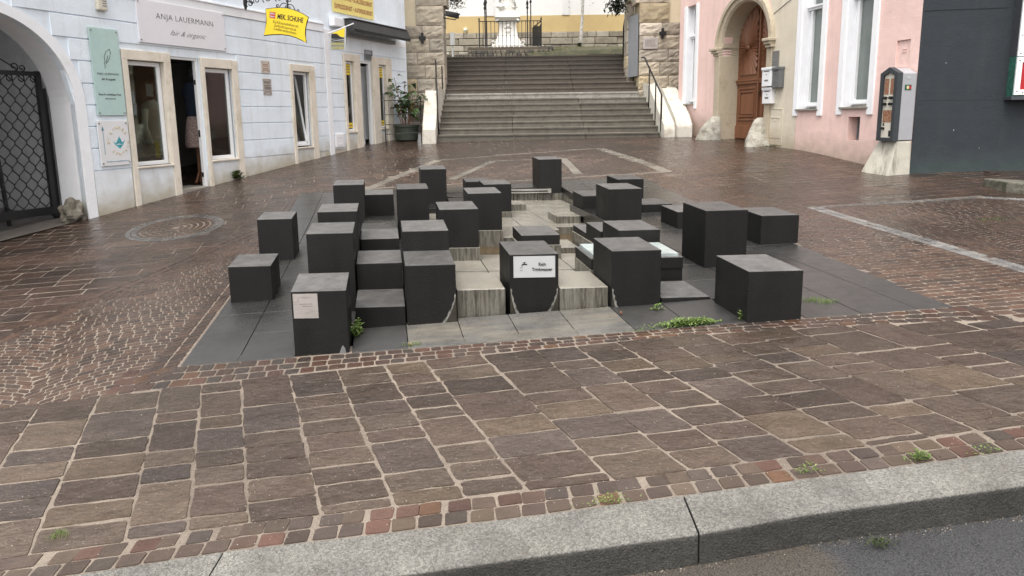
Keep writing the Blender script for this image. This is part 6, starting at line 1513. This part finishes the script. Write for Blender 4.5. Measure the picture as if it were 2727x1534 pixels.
pout = [(-.012, zb1-.01), (W1+.012, zb1-.01), (W1+.012, ze+.008), (W1/2, za1+.015), (-.012, ze+.008)]
for d0, d1 in ((D1-.06, D1+.035),):
    V = [vp(w, d1, z) for w, z in pout]+[vp(w, d1, z) for w, z in pin]+[vp(w, d0, z) for w, z in pout]+[vp(w, d1-.03, z) for w, z in pin]
    F = []
    for i in range(5):
        j = (i+1) % 5; F += [(i, j, 5+j, 5+i), (10+i, 10+j, j, i), (5+i, 5+j, 15+j, 15+i)]
    mb.add(V, F)
mb.build('front_frame', VDK, vm)
mb = MB(); mb.add([vp(w, D1+.004, z) for w, z in pin], [tuple(range(5))]); fp_ = mb.build('front_panel', VPAN, vm)
CANDY = mat('mixed_capsules', (.30, .20, .12), rough=.3, var=1.0, scale=70, dirt=((.30, .03, .03), 60, .5, .55, .8))
for a, b, z0, z1 in ((.052, .137, 1.83, 2.06), (.163, .248, 1.83, 2.06), (.06, .24, 1.42, 1.60)):
    mb = MB(); mb.add([vp(w, D1+.007, z) for w, z in ((a, z0), (b, z0), (b, z1), (a, z1))], [(0, 1, 2, 3)]); mb.build('goods_window', CANDY, fp_)
mb = MB()
for w in (.095, .205):
    for z in (1.78, 1.69): mb.tube([vp(w, D1, z), vp(w, D1+.05, z)], .022, 8); 
    mb.tube([vp(w-.035, D1+.045, 1.78), vp(w+.035, D1+.045, 1.78)], .01, 5)
mb.tube([vp(.21, D1, 1.33), vp(.21, D1+.04, 1.33)], .02, 8); mb.quad(vp(.06, D1+.008, 1.21), vp(.11, D1+.008, 1.21), vp(.11, D1+.008, 1.30), vp(.06, D1+.008, 1.30)); mb.quad(vp(.2, D1+.008, 1.37), vp(.23, D1+.008, 1.37), vp(.23, D1+.008, 1.41), vp(.2, D1+.008, 1.41)); mb.build('coin_knob', M['iron'], fp_)
mb = MB(); sd = lambda d, z, o=-.0035: vp(o, d, z)
mb.quad(sd(.18, 2.05), sd(.11, 2.05), sd(.11, 2.085), sd(.18, 2.085)); mb.build('label_sticker', WHITE, vm)
mb = MB(); mb.quad(sd(.20, 1.885), sd(.085, 1.885), sd(.085, 1.965), sd(.20, 1.965)); sk_ = mb.build('sticker', mat('green_sticker', (.02, .09, .05), rough=.4, var=.5, scale=40), vm)
mb = MB(); mb.add([sd(.15+.022*math.cos(a), 1.925+.026*math.sin(a), -.005) for a in [i*.52 for i in range(12)]], [tuple(range(12))]); mb.build('pale_dot', mat('pale_yellow', (.6, .55, .3)), sk_)
mb = MB(); mb.quad(sd(.125, 1.90, -.005), sd(.09, 1.90, -.005), sd(.09, 1.95, -.005), sd(.125, 1.95, -.005)); mb.build('red_field', mat('sticker_red', (.4, .02, .03)), sk_)
CONC = mat('stained_concrete', (.50, .48, .41), rough=.8, var=.14, scale=6, bump=.5, bscale=30, dirt=((.19, .18, .14), 4.5, .5, .6, .85, (1.5, 1.5, .25)))
mb = MB(); g_ = lambda p: zg(p[0], p[1])-.03
b4 = [vp(-.01, -.01, 0), vp(.40, -.02, 0), vp(.52, .42, 0), vp(.02, .37, 0)]; t4 = [vp(.0, .0, 1.145), vp(.34, .0, 1.145), vp(.36, .26, 1.145), vp(.01, .26, 1.145)]
b4 = [(p[0], p[1], g_(p)) for p in b4]; mb.hexa([b4[0], b4[3], b4[2], b4[1], t4[0], t4[3], t4[2], t4[1]]); mb.build('concrete_foot', CONC, vm, bevel=.02)
# stone block at the right edge
p = gp(2700, 515); mb = MB(); q0 = gp(2680, 512); q1 = gp(2790, 522)
MOSS = mat('mossy_stone', (.13, .125, .10), rough=.9, var=.35, scale=10, bump=1.2, bscale=25, dirt=((.04, .045, .02), 9, .48, .6, .8))
mb.hexa([(q0[0], q0[1], q0[2]-.03), (q1[0], q1[1], q1[2]-.03), (q1[0]+.3, q1[1]+.5, q1[2]-.02), (q0[0]+.1, q0[1]+.55, q0[2]), (q0[0]+.01, q0[1]+.02, q0[2]+.12), (q1[0], q1[1], q1[2]+.12), (q1[0]+.3, q1[1]+.5, q1[2]+.12), (q0[0]+.1, q0[1]+.55, q0[2]+.12)])
tag(mb.build('stone_block', MOSS, bevel=.015), 'low mossy stone slab cut off at the right edge', 'stone')
# ------------------------------------------------------------------ potted plant behind a wire rack
pc = Vector(gp(1084, 374))
t = thing('potted_plant', 'large leafy plant in a dark green tub at the left foot of the stairs', 'plant', pc)
TUB = mat('dark_green_tub', (.035, .045, .032), rough=.5, var=.15)
mb = MB(); mb.lathe(pc, [(.25, 0), (.27, .02), (.30, .34), (.33, .35), (.33, .40), (.29, .40), (.28, .34), (.05, .33)], 20, 1.05, .8); mb.build('tub', TUB, t, smooth=False)
mb = MB(); lv = MB()
for i in range(11):
    a = i*2.4; r = .06+.02*i; h = random.uniform(.6, 1.25); dx, dy = math.cos(a), math.sin(a)
    pts = [(pc.x+dx*r*.5, pc.y+dy*r*.5, pc.z+.33), (pc.x+dx*r*1.2, pc.y+dy*r, pc.z+.33+h*.5), (pc.x+dx*r*2.3, pc.y+dy*r*1.6, pc.z+.33+h)]
    mb.tube(pts, [.012, .010, .006], 5)
    for k in range(13):
        f = random.uniform(.35, 1.05); q = Vector(pts[1])*(1-(f-.5)*2)+Vector(pts[2])*((f-.5)*2) if f > .5 else Vector(pts[0])*(1-f*2)+Vector(pts[1])*(f*2)
        b = random.uniform(0, 6.28); d = (math.cos(b), math.sin(b)-.2, random.uniform(-.25, .45))
        leaf(lv, q+Vector(d)*.08, d, random.uniform(.13, .23), random.uniform(.10, .17), rc([(.055, .11, .03), (.08, .15, .045), (.035, .075, .022), (.10, .17, .06), (.025, .05, .018)]), .2, .45)
mb.build('stem', WOOD, t); lv.build('leaves', LEAF, t)
t = thing('wire_rack', 'thin black wire rack standing in front of the potted plant', 'rack', (-3.1, 15.3, zg(-3.1, 15.3)))
r0 = gp(1028, 385); r1 = gp(1123, 380)
mb = MB()
for a, k in ((r0, 1.16), (r1, 1.12)): mb.tube([a, (a[0], a[1], a[2]+k)], .011, 5)
for f in (.25, .48, .72, 1.06): mb.tube([(r0[0], r0[1], r0[2]+f), (r1[0], r1[1], r1[2]+f)], .009, 5)
mb.tube([(r0[0]+.04, r0[1]-.15, r0[2]), (r0[0], r0[1], r0[2]+.3)], .011, 5); mb.build('frame', M['iron'], t)
# ------------------------------------------------------------------ weeds and litter
WG = [(.15, .24, .05), (.19, .29, .07), (.11, .18, .04), (.23, .30, .10)]
def weed(px, py, n, rx, ry, size, label, kind='leaf', dz=0, dark=1, h=.05):
    c = gp(px, py, dz); mb = MB()
    for _ in range(n):
        x, y = c[0]+random.gauss(0, rx), c[1]+random.gauss(0, ry); z = zg(x, y)+dz
        if kind == 'leaf':
            q = (x, y, z+random.uniform(0, h)*math.exp(-((x-c[0])/max(rx, .01))**2*.3)); b = random.uniform(0, 6.28)
            leaf(mb, q, (math.cos(b), math.sin(b), random.uniform(.1, 1.1)), size*random.uniform(.6, 1.3), size*.7, rc(WG, dark), .2, .1)
        else: grass_tuft(mb, (x, y, z), 2, size, .012, [(q[0]*dark, q[1]*dark, q[2]*dark) for q in WG])
    return tag(mb.build('weed', LEAF), label, 'weed')
weed(1818, 868, 420, .075, .022, .022, 'bright green clump of weeds left of the front right cube', h=.045)
weed(1870, 862, 260, .05, .015, .02, 'second half of the green weed clump by the front right cube', h=.035)
weed(1752, 825, 40, .022, .010, .020, 'small leafy weed at the corner of the large front right block')
weed(2160, 800, 150, .05, .03, .02, 'grassy weed in the slab joint right of the front right cube', 'grass', h=.04)
weed(2205, 806, 60, .04, .015, .03, 'thin grass in the slab joint furthest right of the fountain', 'grass')
weed(950, 890, 120, .018, .035, .030, 'light green weed growing beside the block with the silver plate', h=.10)
weed(985, 870, 30, .03, .01, .02, 'tiny sprig before the lowest dark step block')
weed(1098, 920, 45, .03, .01, .03, 'tuft of dry grass at the joint before the pale slabs', 'grass')
weed(1725, 882, 60, .06, .012, .014, 'thin moss line at the front edge of the dark slabs')
weed(1975, 850, 25, .012, .008, .025, 'single small weed at the left foot of the front right cube')
weed(2450, 1222, 130, .022, .010, .013, 'round green weed above the long kerb stone', h=.035)
weed(2150, 1260, 70, .03, .009, .011, 'flat weed on the red setts behind the long kerb stone')
weed(1620, 1342, 90, .045, .009, .011, 'low weed line at the joint of the two big kerb stones')
weed(2620, 1205, 45, .035, .008, .011, 'pale weed by the kerb near the right edge')
weed(160, 1425, 50, .02, .02, .022, 'grass tuft between the big slabs at bottom left', 'grass')
weed(2340, 1450, 120, .03, .015, .011, 'brownish weed in the gutter under the long kerb stone', dz=-.10, dark=.28, h=.02)
weed(2025, 560, 60, .03, .02, .03, 'small plant beside the far edge of the fountain slabs', dark=.4) if False else None
weed(632, 478, 70, .03, .04, .09, 'dark weed at the foot of the blue wall between two shop windows', h=.16, dark=.35)
weed(567, 482, 30, .02, .03, .07, 'small dark weed by the shop door jamb', h=.1, dark=.5)
weed(2660, 585, 60, .10, .03, .03, 'mossy tuft on the brown setts near the right edge', 'grass', dark=.6)
weed(2060, 390, 90, .18, .10, .03, 'brown leaf litter before the pink house portal', dark=.3, h=.01)
# gutter grime and litter on the road edge
mb = MB()
for _ in range(1500):
    x = random.uniform(-.2, 2.6); y = lin(CO, x)-.002-abs(random.gauss(0, .045)); z = zg(x, lin(CO, x))-.122
    r = random.uniform(.001, .0045); a = random.uniform(0, 6.28); mb.col = rc([(.06, .05, .035), (.10, .08, .05), (.25, .22, .18), (.04, .035, .03)])
    mb.add([(x+r*math.cos(a+k*1.57), y+r*math.sin(a+k*1.57)*.8, z) for k in range(4)]+[(x, y, z+r)], [(0, 1, 4), (1, 2, 4), (2, 3, 4), (3, 0, 4)])
tag(mb.build('gutter_debris', mat('debris', attr=True, rough=.9, var=.2)), 'dark grit gathered in the gutter below the kerb', 'debris', kind='stuff')
# scattered grit and fallen bits
mb = MB()
for _ in range(2600):
    px, py = random.uniform(0, 2727), 600+880*random.random()**.8
    c = gp(px, py)
    u_, v_ = uv(c[0], c[1])
    if -1.4 < u_ < 3.8 and 4.3 < v_ < 10.6: continue
    if c[1] < lin(CI, max(-6, min(6, c[0])))+.02: continue
    r = random.uniform(.0009, .0024); z = c[2]+.003; mb.col = rc([(.5, .45, .38), (.42, .36, .28), (.6, .56, .5)])
    a = random.uniform(0, 6.28); mb.add([(c[0]+r*math.cos(a+k*1.57), c[1]+r*math.sin(a+k*1.57)*.7, z) for k in range(4)]+[(c[0], c[1], z+r)], [(0, 1, 4), (1, 2, 4), (2, 3, 4), (3, 0, 4)])
GRIT = mat('grit', attr=True, rough=.8, var=.1)
tag(mb.build('grit', GRIT), 'pale grit scattered over the paving', 'grit', kind='stuff')
mb = MB()
for px, py in ((1098, 940-20), (2085, 826), (1975, 800), (1960, 806), (1648, 835), (1655, 830), (2005, 842), (790, 955), (1090, 860), (1075, 770)):
    c = gp(px, py, .01); b = random.uniform(0, 6.28); leaf(mb, (c[0], c[1], c[2]+.004), (math.cos(b), math.sin(b), .15), .035, .02, rc([(.30, .12, .05), (.22, .09, .05), (.35, .2, .12)]), .3, .05)
tag(mb.build('fallen_leaves', LEAF), 'a few brown fallen leaves along the foot of the blocks', 'leaves', kind='stuff')
# manhole near right edge
# ------------------------------------------------------------------ light
w = bpy.data.worlds.new('World'); scene.world = w; w.use_nodes = True; nt = w.node_tree; bg = nt.nodes['Background']
sky = nt.nodes.new('ShaderNodeTexSky'); sky.sky_type = 'NISHITA'; sky.sun_disc = False; sky.sun_elevation = math.radians(66); sky.sun_rotation = math.radians(200); sky.dust_density = 4; sky.air_density = 1.2
hs2 = nt.nodes.new('ShaderNodeHueSaturation'); hs2.inputs['Saturation'].default_value = .22; hs2.inputs['Value'].default_value = 2.25
tint = nt.nodes.new('ShaderNodeMix'); tint.data_type = 'RGBA'; tint.blend_type = 'MULTIPLY'; tint.inputs['Factor'].default_value = 1; tint.inputs['B'].default_value = (1.04, 1.0, .96, 1)
nt.links.new(sky.outputs[0], hs2.inputs['Color']); nt.links.new(hs2.outputs[0], tint.inputs['A']); nt.links.new(tint.outputs['Result'], bg.inputs['Color']); bg.inputs['Strength'].default_value = .15
sl = bpy.data.lights.new('sun', 'SUN'); sl.energy = 1.5; sl.angle = math.radians(30); sl.color = (1, .97, .93)
so = bpy.data.objects.new('sun', sl); COL.objects.link(so)
el, az = math.radians(66), math.radians(200)
dv = Vector((math.sin(az)*math.cos(el), math.cos(az)*math.cos(el), math.sin(el)))
so.rotation_euler = dv.to_track_quat('Z', 'Y').to_euler(); so.location = (0, 0, 12)
# ------------------------------------------------------------------ camera
cd = bpy.data.cameras.new('camera'); cam = bpy.data.objects.new('camera', cd); COL.objects.link(cam)
cd.sensor_width = 36; cd.sensor_fit = 'HORIZONTAL'; cd.lens = F_/2727*36; cd.shift_y = -(767-C_)/2727; cd.clip_end = 500; cd.clip_start = .05
cp, sp = math.cos(PI_), math.sin(PI_); cr, sr = math.cos(RO), math.sin(RO)
right = Vector((1, 0, 0)); down = Vector((0, -sp, -cp)); fw_ = Vector((0, cp, -sp))
Rr = right*cr+down*sr; Dd = right*-sr+down*cr
mt = Matrix.Identity(4)
for i, a in enumerate((Rr, -Dd, -fw_)):
    for j in range(3): mt[j][i] = a[j]
mt.translation = (0, 0, HC); cam.matrix_world = mt
scene.camera = cam
scene.view_settings.view_transform = 'Standard'; scene.view_settings.look = 'None'; scene.view_settings.exposure = 0
scene.render.resolution_x = 1024; scene.render.resolution_y = 576
